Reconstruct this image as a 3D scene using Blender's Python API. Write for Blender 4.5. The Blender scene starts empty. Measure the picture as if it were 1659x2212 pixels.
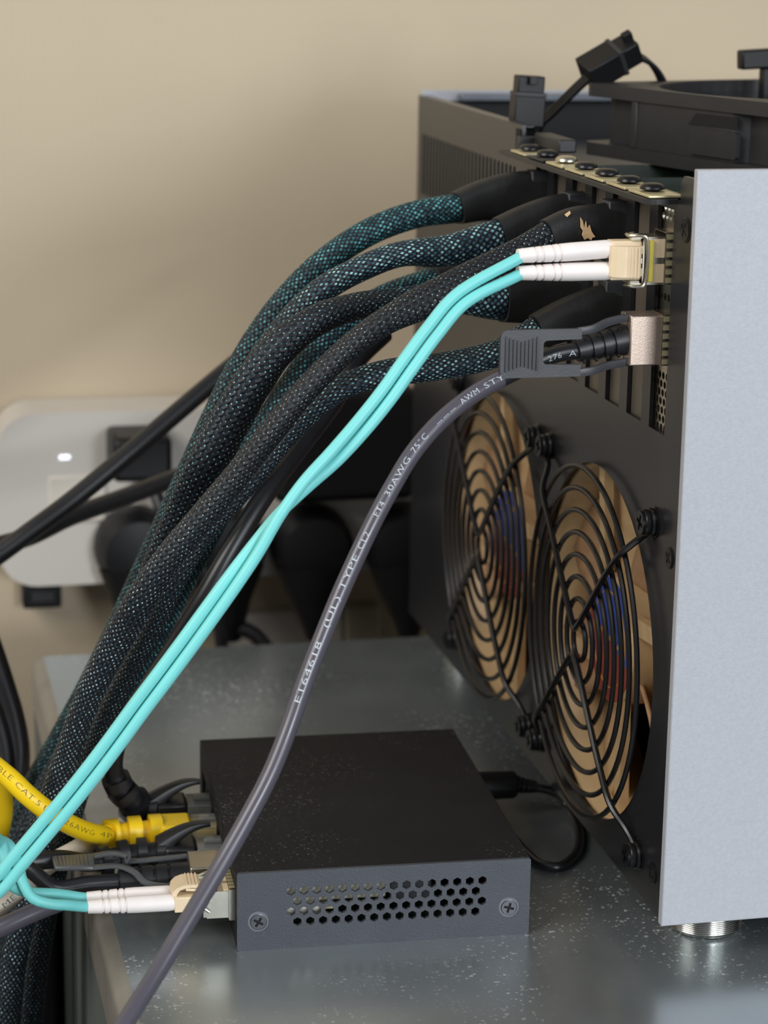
import bpy, bmesh, math, random
from mathutils import Vector, Matrix
random.seed(4)
SC = bpy.context.scene
COL = SC.collection
MM = 0.001
PI = math.pi

# ------------------------------------------------------------------ camera
# all lengths below are millimetres in the room: x along the case side panel,
# y away from the viewer towards the wall, z up from the cabinet top
FPX, CPX, CPY = 4922.5, 829.5, 1106.0
YAW, PITCH, ROLL = math.radians(-12.97), math.radians(14.13), math.radians(0.92)
CAM = Vector((-219.4, -655.28, 289.85))
fw = Vector((-math.sin(YAW) * math.cos(PITCH), math.cos(YAW) * math.cos(PITCH), -math.sin(PITCH)))
r0 = Vector((math.cos(YAW), math.sin(YAW), 0)); u0 = r0.cross(fw)
RT = math.cos(ROLL) * r0 + math.sin(ROLL) * u0
UP = -math.sin(ROLL) * r0 + math.cos(ROLL) * u0
cd = bpy.data.cameras.new('camera')
cam = bpy.data.objects.new('camera', cd); COL.objects.link(cam)
cd.sensor_fit = 'VERTICAL'; cd.sensor_height = 36.0; cd.sensor_width = 27.0
cd.lens = FPX / 2212 * 36.0
cd.clip_start = 0.02; cd.clip_end = 30
cd.dof.use_dof = True; cd.dof.focus_distance = 0.66; cd.dof.aperture_fstop = 16.0
cam.matrix_world = Matrix(((RT.x, UP.x, -fw.x, CAM.x * MM), (RT.y, UP.y, -fw.y, CAM.y * MM),
                           (RT.z, UP.z, -fw.z, CAM.z * MM), (0, 0, 0, 1)))
SC.camera = cam

# ------------------------------------------------------------------ light
SC.view_settings.view_transform = 'Standard'; SC.view_settings.look = 'None'
SC.view_settings.gamma = 1.0; SC.view_settings.use_curve_mapping = False
SC.view_settings.exposure = -0.1
w = bpy.data.worlds.new('room_air'); SC.world = w; w.use_nodes = True
w.node_tree.nodes['Background'].inputs[0].default_value = (0.62, 0.66, 0.70, 1)
w.node_tree.nodes['Background'].inputs[1].default_value = 0.36

def area(name, loc, target, sx, sy, power, col):
    d = bpy.data.lights.new(name, 'AREA'); d.shape = 'RECTANGLE'; d.size = sx; d.size_y = sy
    d.energy = power; d.color = col
    o = bpy.data.objects.new(name, d); COL.objects.link(o); o.location = loc
    o.rotation_euler = (Vector(target) - Vector(loc)).to_track_quat('-Z', 'Y').to_euler()
    return o
area('window_daylight', (0.40, -2.15, 0.40), (0, 0, 0.1), 0.38, 0.38, 17, (0.90, 0.95, 1.0))
area('front_fill', (0.95, -2.3, 0.95), (0, 0, 0.1), 1.7, 1.5, 33, (0.90, 0.95, 1.0))  # soft fill lamp added behind the camera to brighten the front faces
area('left_window', (-1.6, -0.75, 1.25), (0.0, 0.20, 0.12), 1.2, 1.1, 34, (1.0, 0.97, 0.92))

# ------------------------------------------------------------------ helpers
def ray(px, py): return fw + (px - CPX) / FPX * RT - (py - CPY) / FPX * UP
def A(px, py, Y):
    d = ray(px, py); return CAM + d * ((Y - CAM.y) / d.y)
def AZ(px, py, Z):
    d = ray(px, py); return CAM + d * ((Z - CAM.z) / d.z)
def pix(P):
    d = P - CAM; z = d.dot(fw); return (CPX + FPX * d.dot(RT) / z, CPY - FPX * d.dot(UP) / z)
V = Vector

class Mesh:
    def __init__(s): s.v = []; s.f = []; s.uv = {}; s.op = None
    def add(s, vs, fs, uvs=None):
        n = len(s.v); s.v += [V(p) for p in vs]
        for i, f in enumerate(fs):
            if uvs: s.uv[len(s.f)] = uvs[i]
            s.f.append([k + n for k in f])
        return s
    def box(s, lo, hi, M=None):
        x0, y0, z0 = lo; x1, y1, z1 = hi
        vs = [V(p) for p in ((x0,y0,z0),(x1,y0,z0),(x1,y1,z0),(x0,y1,z0),(x0,y0,z1),(x1,y0,z1),(x1,y1,z1),(x0,y1,z1))]
        if M is not None: vs = [M @ p for p in vs]
        return s.add(vs, [(3,2,1,0),(4,5,6,7),(0,1,5,4),(1,2,6,5),(2,3,7,6),(3,0,4,7)])
    def lathe(s, prof, o, ax, n=24):
        ax = V(ax).normalized(); a = ax.orthogonal().normalized(); b = ax.cross(a); o = V(o)
        vs = []; fs = []
        for t, r in prof:
            for k in range(n):
                th = 2 * PI * k / n
                vs.append(o + ax * t + (a * math.cos(th) + b * math.sin(th)) * max(r, 1e-4))
        for i in range(len(prof) - 1):
            for k in range(n):
                fs.append((i*n+k, i*n+(k+1) % n, (i+1)*n+(k+1) % n, (i+1)*n+k))
        fs.append(tuple(range(n))[::-1]); fs.append(tuple(range((len(prof)-1)*n, len(prof)*n)))
        return s.add(vs, fs)
    def torus(s, o, ax, R, r, n=64, m=8):
        ax = V(ax).normalized(); a = ax.orthogonal().normalized(); b = ax.cross(a); o = V(o); vs = []; fs = []
        for i in range(n):
            e = a * math.cos(2*PI*i/n) + b * math.sin(2*PI*i/n)
            for j in range(m):
                vs.append(o + e * (R + r*math.cos(2*PI*j/m)) + ax * r * math.sin(2*PI*j/m))
        for i in range(n):
            for j in range(m):
                fs.append((i*m+j, ((i+1) % n)*m+j, ((i+1) % n)*m+(j+1) % m, i*m+(j+1) % m))
        return s.add(vs, fs)
    def tube(s, P, r, n=14, up=None, sq=2.0, phase=0.0, opn=None):
        """sweep an (optionally superelliptic) section along the points P; r: number, (ru, rv) or function of 0..1"""
        L = [0.0]
        for i in range(1, len(P)): L.append(L[-1] + (P[i] - P[i-1]).length)
        T = []
        for i in range(len(P)):
            t = (P[min(i+1, len(P)-1)] - P[max(i-1, 0)]); T.append(t.normalized())
        if up is None: up = V((0, 0, 1)) if abs(T[0].z) < .9 else V((0, 1, 0))
        u = (up - T[0] * up.dot(T[0])).normalized()
        vs = []; base = len(s.f)
        for i in range(len(P)):
            u = (u - T[i] * u.dot(T[i])).normalized(); wv = T[i].cross(u)
            rr = r(L[i] / L[-1]) if callable(r) else r
            ru, rv = rr if isinstance(rr, (tuple, list)) else (rr, rr)
            for k in range(n):
                th = 2*PI*k/n + phase; c, d = math.cos(th), math.sin(th)
                cc = math.copysign(abs(c)**(2/sq), c); dd = math.copysign(abs(d)**(2/sq), d)
                vs.append(P[i] + u * ru * cc + wv * rv * dd)
        fs = []; uvs = []
        for i in range(len(P)-1):
            for k in range(n):
                fs.append((i*n+k, i*n+(k+1) % n, (i+1)*n+(k+1) % n, (i+1)*n+k))
                uvs.append(((k/n, L[i]), ((k+1)/n, L[i]), ((k+1)/n, L[i+1]), (k/n, L[i+1])))
        fs.append(tuple(range(n))[::-1]); uvs.append([(0, 0)] * n)
        fs.append(tuple(range((len(P)-1)*n, len(P)*n))); uvs.append([(0, 0)] * n)
        s.add(vs, fs, uvs)
        if opn: s.op = [opn(L[i] / L[-1]) for i in range(len(P)) for k in range(n)]
        return s
    def plate(s, polys, t, o, eu, ev):
        """flat plate with holes: outline and hole polygons in (u, v), thickness t centred on the plane"""
        c = bpy.data.curves.new('tmp', 'CURVE'); c.dimensions = '2D'; c.fill_mode = 'BOTH'; c.extrude = t / 2
        for poly in polys:
            sp = c.splines.new('POLY'); sp.points.add(len(poly) - 1)
            for i, (x, y) in enumerate(poly): sp.points[i].co = (x, y, 0, 1)
            sp.use_cyclic_u = True
        ob = bpy.data.objects.new('tmp', c); me = bpy.data.meshes.new_from_object(ob)
        o, eu, ev = V(o), V(eu).normalized(), V(ev).normalized(); ew = eu.cross(ev)
        s.add([o + eu*p.co.x + ev*p.co.y + ew*p.co.z for p in me.vertices], [tuple(f.vertices) for f in me.polygons])
        bpy.data.objects.remove(ob); bpy.data.curves.remove(c); bpy.data.meshes.remove(me)
        return s

def obj(name, m, mat, parent=None, bevel=0, smooth=True, angle=38, weld=False, solid=0, local=False):
    me = bpy.data.meshes.new(name)
    me.from_pydata([p * MM for p in m.v], [], m.f)
    if m.uv:
        ul = me.uv_layers.new(name='UVMap')
        for p in me.polygons:
            u = m.uv.get(p.index)
            if u:
                for li, c in zip(p.loop_indices, u): ul.data[li].uv = c
    if m.op:
        at = me.attributes.new('openness', 'FLOAT', 'POINT')
        for i, x in enumerate(m.op): at.data[i].value = x
    if weld:
        b = bmesh.new(); b.from_mesh(me); bmesh.ops.remove_doubles(b, verts=b.verts, dist=1e-6); b.to_mesh(me); b.free()
    me.materials.append(mat)
    if smooth:
        for p in me.polygons: p.use_smooth = True
        me.set_sharp_from_angle(angle=math.radians(angle))
    me.update()
    o = bpy.data.objects.new(name, me); COL.objects.link(o)
    if parent is not None:
        o.parent = parent
        if not local:
            r = parent
            off = V((0, 0, 0)); mw = Matrix.Identity(4); chain = []
            while r is not None: chain.append(r); r = r.parent
            for r in reversed(chain): mw = mw @ r.matrix_parent_inverse @ r.matrix_basis
            o.matrix_parent_inverse = mw.inverted()
    if bevel:
        md = o.modifiers.new('bevel', 'BEVEL'); md.width = bevel * MM; md.segments = 2; md.limit_method = 'ANGLE'; md.angle_limit = math.radians(40)
    if solid:
        md = o.modifiers.new('solid', 'SOLIDIFY'); md.thickness = solid * MM; md.offset = 0
    return o
def tag(o, label, cat, group=None):
    o['label'] = label; o['category'] = cat
    if group: o['group'] = group
    return o
def thing(name, label, cat, loc=(0, 0, 0), group=None, rz=0):
    o = bpy.data.objects.new(name, None); COL.objects.link(o); o.empty_display_size = 0.01
    o.location = V(loc) * MM; o.rotation_euler = (0, 0, rz)
    return tag(o, label, cat, group)
def dup(o, loc, label, parent=None, same=True):
    c = o.copy(); COL.objects.link(c); c.parent = parent
    if parent is None: c.location = V(loc) * MM; c['label'] = label
    for ch in list(o.children): dup(ch, loc, label, c)
    return c
def spline(P, step=2.0):
    """centripetal Catmull-Rom through the points, resampled evenly"""
    P = [V(p) for p in P]; Q = [P[0]*2 - P[1]] + P + [P[-1]*2 - P[-2]]; out = []
    for i in range(1, len(Q)-2):
        p0, p1, p2, p3 = Q[i-1:i+3]
        t0 = 0; t1 = t0 + max((p1-p0).length, 1e-6)**.5; t2 = t1 + max((p2-p1).length, 1e-6)**.5; t3 = t2 + max((p3-p2).length, 1e-6)**.5
        n = max(2, int((p2-p1).length / step))
        for k in range(n):
            t = t1 + (t2-t1)*k/n
            a1 = p0*((t1-t)/(t1-t0)) + p1*((t-t0)/(t1-t0)); a2 = p1*((t2-t)/(t2-t1)) + p2*((t-t1)/(t2-t1)); a3 = p2*((t3-t)/(t3-t2)) + p3*((t-t2)/(t3-t2))
            b1 = a1*((t2-t)/(t2-t0)) + a2*((t-t0)/(t2-t0)); b2 = a2*((t3-t)/(t3-t1)) + a3*((t-t1)/(t3-t1))
            out.append(b1*((t2-t)/(t2-t1)) + b2*((t-t1)/(t2-t1)))
    out.append(P[-1]); return out
def pxpath(L, step=2.0): return spline([A(*p) for p in L], step)
def rrect(x0, y0, x1, y1, r, n=4):
    out = []
    for cx, cy, a in ((x1-r, y1-r, 0), (x0+r, y1-r, 90), (x0+r, y0+r, 180), (x1-r, y0+r, 270)):
        for k in range(n+1):
            t = math.radians(a + 90*k/n); out.append((cx + r*math.cos(t), cy + r*math.sin(t)))
    return out
def circ(x, y, r, n=32, a0=0): return [(x + r*math.cos(2*PI*k/n + a0), y + r*math.sin(2*PI*k/n + a0)) for k in range(n)]

# ------------------------------------------------------------------ materials
def lin(c): return tuple((x/255/12.92 if x/255 <= .04045 else ((x/255+.055)/1.055)**2.4) for x in c)
def mat(name, rgb, rough=.5, metal=0, var=.12, vs=60, bump=0, bs=600, spec=.5, trans=0, coat=0, alpha=1, rvar=0, aniso=0):
    m = bpy.data.materials.new(name); m.use_nodes = True; nt = m.node_tree; N = nt.nodes; Lk = nt.links
    p = N['Principled BSDF']; c = lin(rgb)
    tc = N.new('ShaderNodeTexCoord'); nz = N.new('ShaderNodeTexNoise'); nz.inputs['Scale'].default_value = vs; nz.inputs['Detail'].default_value = 6
    Lk.new(tc.outputs['Object'], nz.inputs['Vector'])
    rp = N.new('ShaderNodeValToRGB'); rp.color_ramp.elements[0].position = .3; rp.color_ramp.elements[1].position = .7
    rp.color_ramp.elements[0].color = (*[x*(1-var) for x in c], 1); rp.color_ramp.elements[1].color = (*[min(1, x*(1+var)) for x in c], 1)
    Lk.new(nz.outputs['Fac'], rp.inputs[0]); Lk.new(rp.outputs[0], p.inputs['Base Color'])
    p.inputs['Roughness'].default_value = rough; p.inputs['Metallic'].default_value = metal
    p.inputs['Specular IOR Level'].default_value = spec; p.inputs['Transmission Weight'].default_value = trans
    p.inputs['Coat Weight'].default_value = coat
    if bump:
        n2 = N.new('ShaderNodeTexNoise'); n2.inputs['Scale'].default_value = bs; n2.inputs['Detail'].default_value = 3
        Lk.new(tc.outputs['Object'], n2.inputs['Vector'])
        b = N.new('ShaderNodeBump'); b.inputs['Strength'].default_value = bump; b.inputs['Distance'].default_value = .0003
        Lk.new(n2.outputs['Fac'], b.inputs['Height']); Lk.new(b.outputs[0], p.inputs['Normal'])
    if rvar:
        mr = N.new('ShaderNodeMapRange'); mr.inputs['To Min'].default_value = rough - rvar; mr.inputs['To Max'].default_value = rough + rvar
        Lk.new(nz.outputs['Fac'], mr.inputs['Value']); Lk.new(mr.outputs[0], p.inputs['Roughness'])
    return m
def flecks(m, rgb, scale, thr, amount, mask_scale=14, mask_lo=.45, mask_hi=.7, floor=.10):
    """dust and lint lying on a surface: pale specks gathered in patches"""
    nt = m.node_tree; N = nt.nodes; Lk = nt.links; p = N['Principled BSDF']
    src = p.inputs['Base Color'].links[0].from_socket
    tc = N.new('ShaderNodeTexCoord')
    wp = N.new('ShaderNodeTexNoise'); wp.inputs['Scale'].default_value = scale*.9; wp.inputs['Detail'].default_value = 4; Lk.new(tc.outputs['Object'], wp.inputs['Vector'])
    sb = N.new('ShaderNodeVectorMath'); sb.operation = 'SCALE'; sb.inputs['Scale'].default_value = 1.6/scale; Lk.new(wp.outputs['Color'], sb.inputs[0])
    ad_ = N.new('ShaderNodeVectorMath'); ad_.operation = 'ADD'; Lk.new(tc.outputs['Object'], ad_.inputs[0]); Lk.new(sb.outputs[0], ad_.inputs[1])
    vo = N.new('ShaderNodeTexVoronoi'); vo.inputs['Scale'].default_value = scale*.8; Lk.new(ad_.outputs[0], vo.inputs['Vector'])
    sc_ = N.new('ShaderNodeSeparateColor'); Lk.new(vo.outputs['Color'], sc_.inputs[0])
    rd = N.new('ShaderNodeMath'); rd.operation = 'MULTIPLY'; Lk.new(sc_.outputs[0], rd.inputs[0]); Lk.new(sc_.outputs[1], rd.inputs[1])
    rs = N.new('ShaderNodeMath'); rs.operation = 'MULTIPLY'; rs.inputs[1].default_value = thr; Lk.new(rd.outputs[0], rs.inputs[0])
    df = N.new('ShaderNodeMath'); df.operation = 'SUBTRACT'; Lk.new(rs.outputs[0], df.inputs[0]); Lk.new(vo.outputs['Distance'], df.inputs[1])
    mr = N.new('ShaderNodeMapRange'); mr.inputs['From Min'].default_value = -.02; mr.inputs['From Max'].default_value = .08
    Lk.new(df.outputs[0], mr.inputs['Value'])
    mk = N.new('ShaderNodeTexNoise'); mk.inputs['Scale'].default_value = mask_scale; mk.inputs['Detail'].default_value = 4
    Lk.new(tc.outputs['Object'], mk.inputs['Vector'])
    m2 = N.new('ShaderNodeMapRange'); m2.inputs['From Min'].default_value = mask_lo; m2.inputs['From Max'].default_value = mask_hi; m2.inputs['To Min'].default_value = floor
    Lk.new(mk.outputs['Fac'], m2.inputs['Value'])
    mu = N.new('ShaderNodeMath'); mu.operation = 'MULTIPLY'; Lk.new(mr.outputs[0], mu.inputs[0]); Lk.new(m2.outputs[0], mu.inputs[1])
    m3 = N.new('ShaderNodeMath'); m3.operation = 'MULTIPLY'; m3.inputs[1].default_value = amount; Lk.new(mu.outputs[0], m3.inputs[0])
    mx = N.new('ShaderNodeMix'); mx.data_type = 'RGBA'
    Lk.new(m3.outputs[0], mx.inputs['Factor']); Lk.new(src, mx.inputs['A']); mx.inputs['B'].default_value = (*lin(rgb), 1)
    Lk.new(mx.outputs['Result'], p.inputs['Base Color'])
    mt = N.new('ShaderNodeMath'); mt.operation = 'MULTIPLY_ADD'; mt.inputs[1].default_value = -p.inputs['Metallic'].default_value; mt.inputs[2].default_value = p.inputs['Metallic'].default_value
    Lk.new(m3.outputs[0], mt.inputs[0]); Lk.new(mt.outputs[0], p.inputs['Metallic'])
    return m
def braid(name, strand, hole_a, hole_b, around=16, pitch=2.1):
    """woven sleeve: two crossing families of strands, the gaps show the wires inside"""
    m = bpy.data.materials.new(name); m.use_nodes = True; nt = m.node_tree; N = nt.nodes; Lk = nt.links; p = N['Principled BSDF']
    def mth(op, a, b=None, c=None):
        n = N.new('ShaderNodeMath'); n.operation = op
        for i, x in enumerate((a, b, c)):
            if x is None: continue
            if isinstance(x, (int, float)): n.inputs[i].default_value = x
            else: Lk.new(x, n.inputs[i])
        return n.outputs[0]
    uv = N.new('ShaderNodeUVMap'); sx = N.new('ShaderNodeSeparateXYZ'); Lk.new(uv.outputs[0], sx.inputs[0])
    nz = N.new('ShaderNodeTexNoise'); nz.inputs['Scale'].default_value = 90; tc = N.new('ShaderNodeTexCoord'); Lk.new(tc.outputs['Object'], nz.inputs['Vector'])
    wob = mth('MULTIPLY', mth('SUBTRACT', nz.outputs['Fac'], .5), .9)
    un = mth('MULTIPLY', sx.outputs['X'], float(around)); vn = mth('ADD', mth('DIVIDE', sx.outputs['Y'], pitch), wob)
    a = mth('ADD', vn, un); b = mth('SUBTRACT', vn, un)
    fa = mth('ABSOLUTE', mth('SUBTRACT', mth('FRACT', a), .5)); fb = mth('ABSOLUTE', mth('SUBTRACT', mth('FRACT', b), .5))   # 0 on the strand axis, .5 in the gap
    at = N.new('ShaderNodeAttribute'); at.attribute_name = 'openness'
    wth = mth('SUBTRACT', .5, mth('MULTIPLY', at.outputs['Fac'], .30))
    def gap(f):
        mr = N.new('ShaderNodeMapRange'); mr.interpolation_type = 'SMOOTHSTEP'
        Lk.new(f, mr.inputs['Value']); Lk.new(mth('SUBTRACT', wth, .05), mr.inputs['From Min']); Lk.new(mth('ADD', wth, .05), mr.inputs['From Max']); return mr.outputs[0]
    ga, gb = gap(fa), gap(fb)
    hole = mth('MULTIPLY', ga, gb)
    wn = N.new('ShaderNodeTexWhiteNoise'); wn.noise_dimensions = '2D'; cb = N.new('ShaderNodeCombineXYZ')
    Lk.new(mth('FLOOR', mth('ADD', a, .5)), cb.inputs[0]); Lk.new(mth('FLOOR', mth('ADD', b, .5)), cb.inputs[1]); Lk.new(cb.outputs[0], wn.inputs[0])
    hc = N.new('ShaderNodeMix'); hc.data_type = 'RGBA'; Lk.new(mth('POWER', wn.outputs['Value'], 2.0), hc.inputs['Factor'])
    hc.inputs['A'].default_value = (*lin(hole_a), 1); hc.inputs['B'].default_value = (*lin(hole_b), 1)
    # strand over / under, used for tone and relief
    par = mth('MODULO', mth('ABSOLUTE', mth('ADD', mth('FLOOR', a), mth('FLOOR', b))), 2.0)
    ha = mth('SUBTRACT', 1.0, mth('MULTIPLY', fa, 2.0)); hb = mth('SUBTRACT', 1.0, mth('MULTIPLY', fb, 2.0))
    hgt = mth('ADD', mth('MULTIPLY', ha, par), mth('MULTIPLY', hb, mth('SUBTRACT', 1.0, par)))
    sc = N.new('ShaderNodeMix'); sc.data_type = 'RGBA'; Lk.new(par, sc.inputs['Factor'])
    sc.inputs['A'].default_value = (*[x*.6 for x in lin(strand)], 1); sc.inputs['B'].default_value = (*[x*1.3 for x in lin(strand)], 1)
    mx = N.new('ShaderNodeMix'); mx.data_type = 'RGBA'; Lk.new(hole, mx.inputs['Factor']); Lk.new(sc.outputs['Result'], mx.inputs['A']); Lk.new(hc.outputs['Result'], mx.inputs['B'])
    Lk.new(mx.outputs['Result'], p.inputs['Base Color']); p.inputs['Roughness'].default_value = .5; p.inputs['Specular IOR Level'].default_value = .4
    bp = N.new('ShaderNodeBump'); bp.inputs['Strength'].default_value = .38; bp.inputs['Distance'].default_value = .0007
    Lk.new(mth('SUBTRACT', hgt, mth('MULTIPLY', hole, .8)), bp.inputs['Height']); Lk.new(bp.outputs[0], p.inputs['Normal'])
    return m
def glow(name, rgb, s):
    m = mat(name, rgb); p = m.node_tree.nodes['Principled BSDF']; p.inputs['Emission Color'].default_value = (*lin(rgb), 1); p.inputs['Emission Strength'].default_value = s; return m

M_wall = mat('beige_wallpaper', (198, 182, 157), .85, var=.03, vs=9, bump=.35, bs=420)
def weave(m, period, amount):
    nt = m.node_tree; N = nt.nodes; Lk = nt.links; p = N['Principled BSDF']; src = p.inputs['Base Color'].links[0].from_socket
    tc = N.new('ShaderNodeTexCoord'); wv = N.new('ShaderNodeTexWave'); wv.bands_direction = 'X'; wv.inputs['Scale'].default_value = 2*PI/20/period
    wv.inputs['Distortion'].default_value = 3; wv.inputs['Detail'].default_value = 3; wv.inputs['Detail Scale'].default_value = .5; Lk.new(tc.outputs['Object'], wv.inputs['Vector'])
    mr = N.new('ShaderNodeMapRange'); mr.inputs['To Min'].default_value = 1-amount; mr.inputs['To Max'].default_value = 1+amount; Lk.new(wv.outputs['Fac'], mr.inputs['Value'])
    vm = N.new('ShaderNodeVectorMath'); vm.operation = 'SCALE'; Lk.new(src, vm.inputs[0]); Lk.new(mr.outputs[0], vm.inputs['Scale']); Lk.new(vm.outputs[0], p.inputs['Base Color'])
weave(M_wall, .0026, .018)
M_floor = mat('dark_floor', (52, 48, 44), .6, var=.2, vs=8)
M_table = flecks(mat('galvanised_sheet', (170, 178, 181), .26, metal=.76, var=.10, vs=22, bump=.05, bs=300, rvar=.06), (226, 228, 226), 1000, .64, .7, 13, .46, .62, .04)
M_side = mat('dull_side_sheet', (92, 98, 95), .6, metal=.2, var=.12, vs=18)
M_tedge = mat('bare_sheet_edge', (150, 146, 138), .45, metal=.5, var=.15, vs=40)
M_black = mat('black_powder_coat', (36, 36, 38), .46, var=.10, vs=40, bump=.12, bs=2400)
M_rear = mat('black_sheet_metal', (33, 33, 36), .28, var=.08, vs=30, bump=.05, bs=2400)
M_switch = flecks(mat('black_textured_paint', (27, 27, 30), .6, var=.12, vs=50, bump=.3, bs=2600, spec=.22), (150, 148, 144), 1500, .62, .5, 20, .46, .70, .02)
M_swfront = mat('lit_switch_front', (64, 67, 74), .45, var=.08, vs=90, bump=.35, bs=2200)  # cool light on the black switch front, put into the colour as grey
M_silver = mat('bead_blasted_aluminium', (176, 178, 184), .55, metal=.25, var=.045, vs=900, bump=.18, bs=3200)
M_foot = mat('turned_aluminium', (214, 212, 206), .18, metal=1, var=.05, vs=200)
M_plast = mat('black_plastic', (18, 18, 20), .45, var=.12, vs=120, bump=.1, bs=1600, spec=.32)
M_fanblk = mat('dark_fan_plastic', (39, 39, 41), .5, var=.12, vs=90, bump=.15, bs=1500)
M_rubber = mat('black_rubber', (26, 26, 29), .42, var=.12, vs=160)
M_cordbk = mat('black_cord', (27, 27, 30), .36, var=.1, vs=100)
M_shrink = mat('heat_shrink', (31, 31, 32), .55, var=.25, vs=130, bump=.4, bs=420)
M_wire = mat('black_enamel_wire', (20, 20, 22), .28, var=.1, vs=200)
M_tan = mat('tan_fan_plastic', (208, 176, 132), .42, var=.06, vs=70)
M_brown = mat('brown_fan_plastic', (176, 138, 104), .42, var=.08, vs=70)
M_blue = mat('blue_label', (48, 84, 184), .4, var=.1, vs=120)
M_maroon = mat('maroon_label', (156, 62, 56), .4, var=.1, vs=120)
M_gold = mat('gold_print', (206, 150, 52), .4, var=.1, vs=300)
M_steel = mat('nickel_steel', (196, 190, 176), .28, metal=1, var=.08, vs=260)
M_shell = mat('satin_nickel_shell', (206, 186, 172), .38, metal=.9, var=.06, vs=1200, bump=.1, bs=3000)
M_brass = mat('yellowed_steel_tab', (222, 212, 172), .35, metal=.7, var=.08, vs=200)
M_cream = mat('cream_connector', (228, 206, 172), .42, var=.05, vs=150)
M_white = mat('white_boot', (238, 230, 226), .5, var=.03, vs=150)
M_aqua = mat('aqua_jacket', (122, 214, 212), .45, var=.03, vs=60)
M_yellow = mat('yellow_jacket', (244, 204, 24), .4, var=.04, vs=80)
M_ylatch = mat('yellow_latch', (208, 190, 62), .4, var=.08, vs=200)
M_grey = mat('grey_jacket', (80, 77, 86), .27, var=.06, vs=60)
M_dacblk = mat('black_jacket_end', (34, 34, 37), .3, var=.08, vs=60)
M_tab = mat('dark_grey_pull_tab', (62, 63, 67), .42, var=.08, vs=150, bump=.1, bs=2000)
M_tabclr = mat('smoky_pull_tab', (80, 82, 84), .25, var=.1, vs=150)
M_clear = mat('clear_plug', (205, 208, 204), .12, trans=.75, var=.05, vs=200)
M_wcord = mat('off_white_jacket', (206, 196, 180), .5, var=.06, vs=60)
M_print = mat('white_print', (196, 204, 210), .6, var=.05)
M_printb = mat('faded_print', (112, 92, 28), .6, var=.1)
M_strip = mat('white_strip_plastic', (206, 200, 192), .35, var=.02, vs=20)
M_led = glow('indicator_light', (235, 238, 255), 1.6)
M_pcb = mat('dark_circuit_board', (26, 38, 29), .4, var=.3, vs=500)
M_paper = mat('torn_paper', (222, 186, 142), .8, var=.2, vs=500)
M_shade = mat('recess_shade', (10, 10, 10), .8, var=.1)  # near-black that paints the shade inside recesses and slots
M_chip = mat('dark_component', (58, 60, 64), .4, var=.2, vs=300)
M_comp = mat('cream_component', (214, 208, 188), .5, var=.05, vs=300)
BR_teal = braid('teal_braid_sleeve', (20, 23, 27), (18, 80, 96), (112, 206, 214), 18, 2.2)
BR_blue = braid('blue_black_braid_sleeve', (19, 22, 28), (22, 74, 98), (168, 226, 234), 17, 2.3)
BR_dark = braid('black_braid_sleeve', (24, 26, 31), (34, 72, 98), (178, 216, 228), 17, 2.3)

# ------------------------------------------------------------------ setting
WY = 364.0
m = Mesh().box((-2500, WY, -760), (2500, WY+60, 1700)); o = obj('wall_back', m, M_wall, smooth=False); o['kind'] = 'structure'
m = Mesh().box((-2500, -3000, -780), (2500, WY, -760)); o = obj('floor', m, M_floor, smooth=False); o['kind'] = 'structure'
tr = thing('trim_1', 'white cable trunking on the wall behind the cabinet', 'trunking', (-35, 359, -18)); del tr['category']; del tr['label']; tr['kind'] = 'structure'
obj('trunking', Mesh().box((-64, 352, -70), (-6, WY-.2, -17)), M_strip, tr, bevel=2)
obj('end_cap', Mesh().box((-5.6, 351, -71), (12, WY-.2, -16)), mat('trunking_cap', (170, 158, 140), .4), tr, bevel=2)

# metal cabinet under everything
cab = thing('metal_cabinet', 'grey galvanised metal cabinet with a dusty top under case and switch', 'cabinet', (100, 0, -760))
XL, YB, YF, XR = -157.0, 251.0, -330.0, 460.0
obj('top_sheet', Mesh().box((XL+3, YF, -3), (XR, YB, 0)), M_table, cab, smooth=False)
rim = []
for k in range(7):
    t = PI/2 * k/6; rim.append((XL+3 - 5*math.sin(t)*1.0, -5 + 5*math.cos(t)))
rim += [(XL-2, -20), (XL-1, -20), (XL-1, -5.2), (XL+3, -3)]
mm_ = Mesh(); n = len(rim)
mm_.add([(x, YF, z) for x, z in rim] + [(x, YB, z) for x, z in rim], [(i, (i+1) % n, n+(i+1) % n, n+i) for i in range(n)] + [tuple(range(n))[::-1], tuple(range(n, 2*n))])
obj('rolled_edge', mm_, M_tedge, cab)
obj('side_sheet', Mesh().box((XL-1.6, YF+2, -760), (XL+1, YB-2, -20.3)), M_side, cab, smooth=False)
obj('back_sheet', Mesh().box((XL+1.2, YB-3.5, -760), (XR, YB-2, -3.2)), M_table, cab, smooth=False)

bk = thing('black_cabinet', 'black cabinet standing in shadow left of the metal cabinet', 'cabinet', (-290, 190, -760))
obj('body', Mesh().box((-420, 114, -760), (-161, 246, -52)), M_plast, bk, bevel=2)
obj('top_board', Mesh().box((-421, 113, -51.9), (-160.5, 247, -46)), M_plast, bk, bevel=1)

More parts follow.
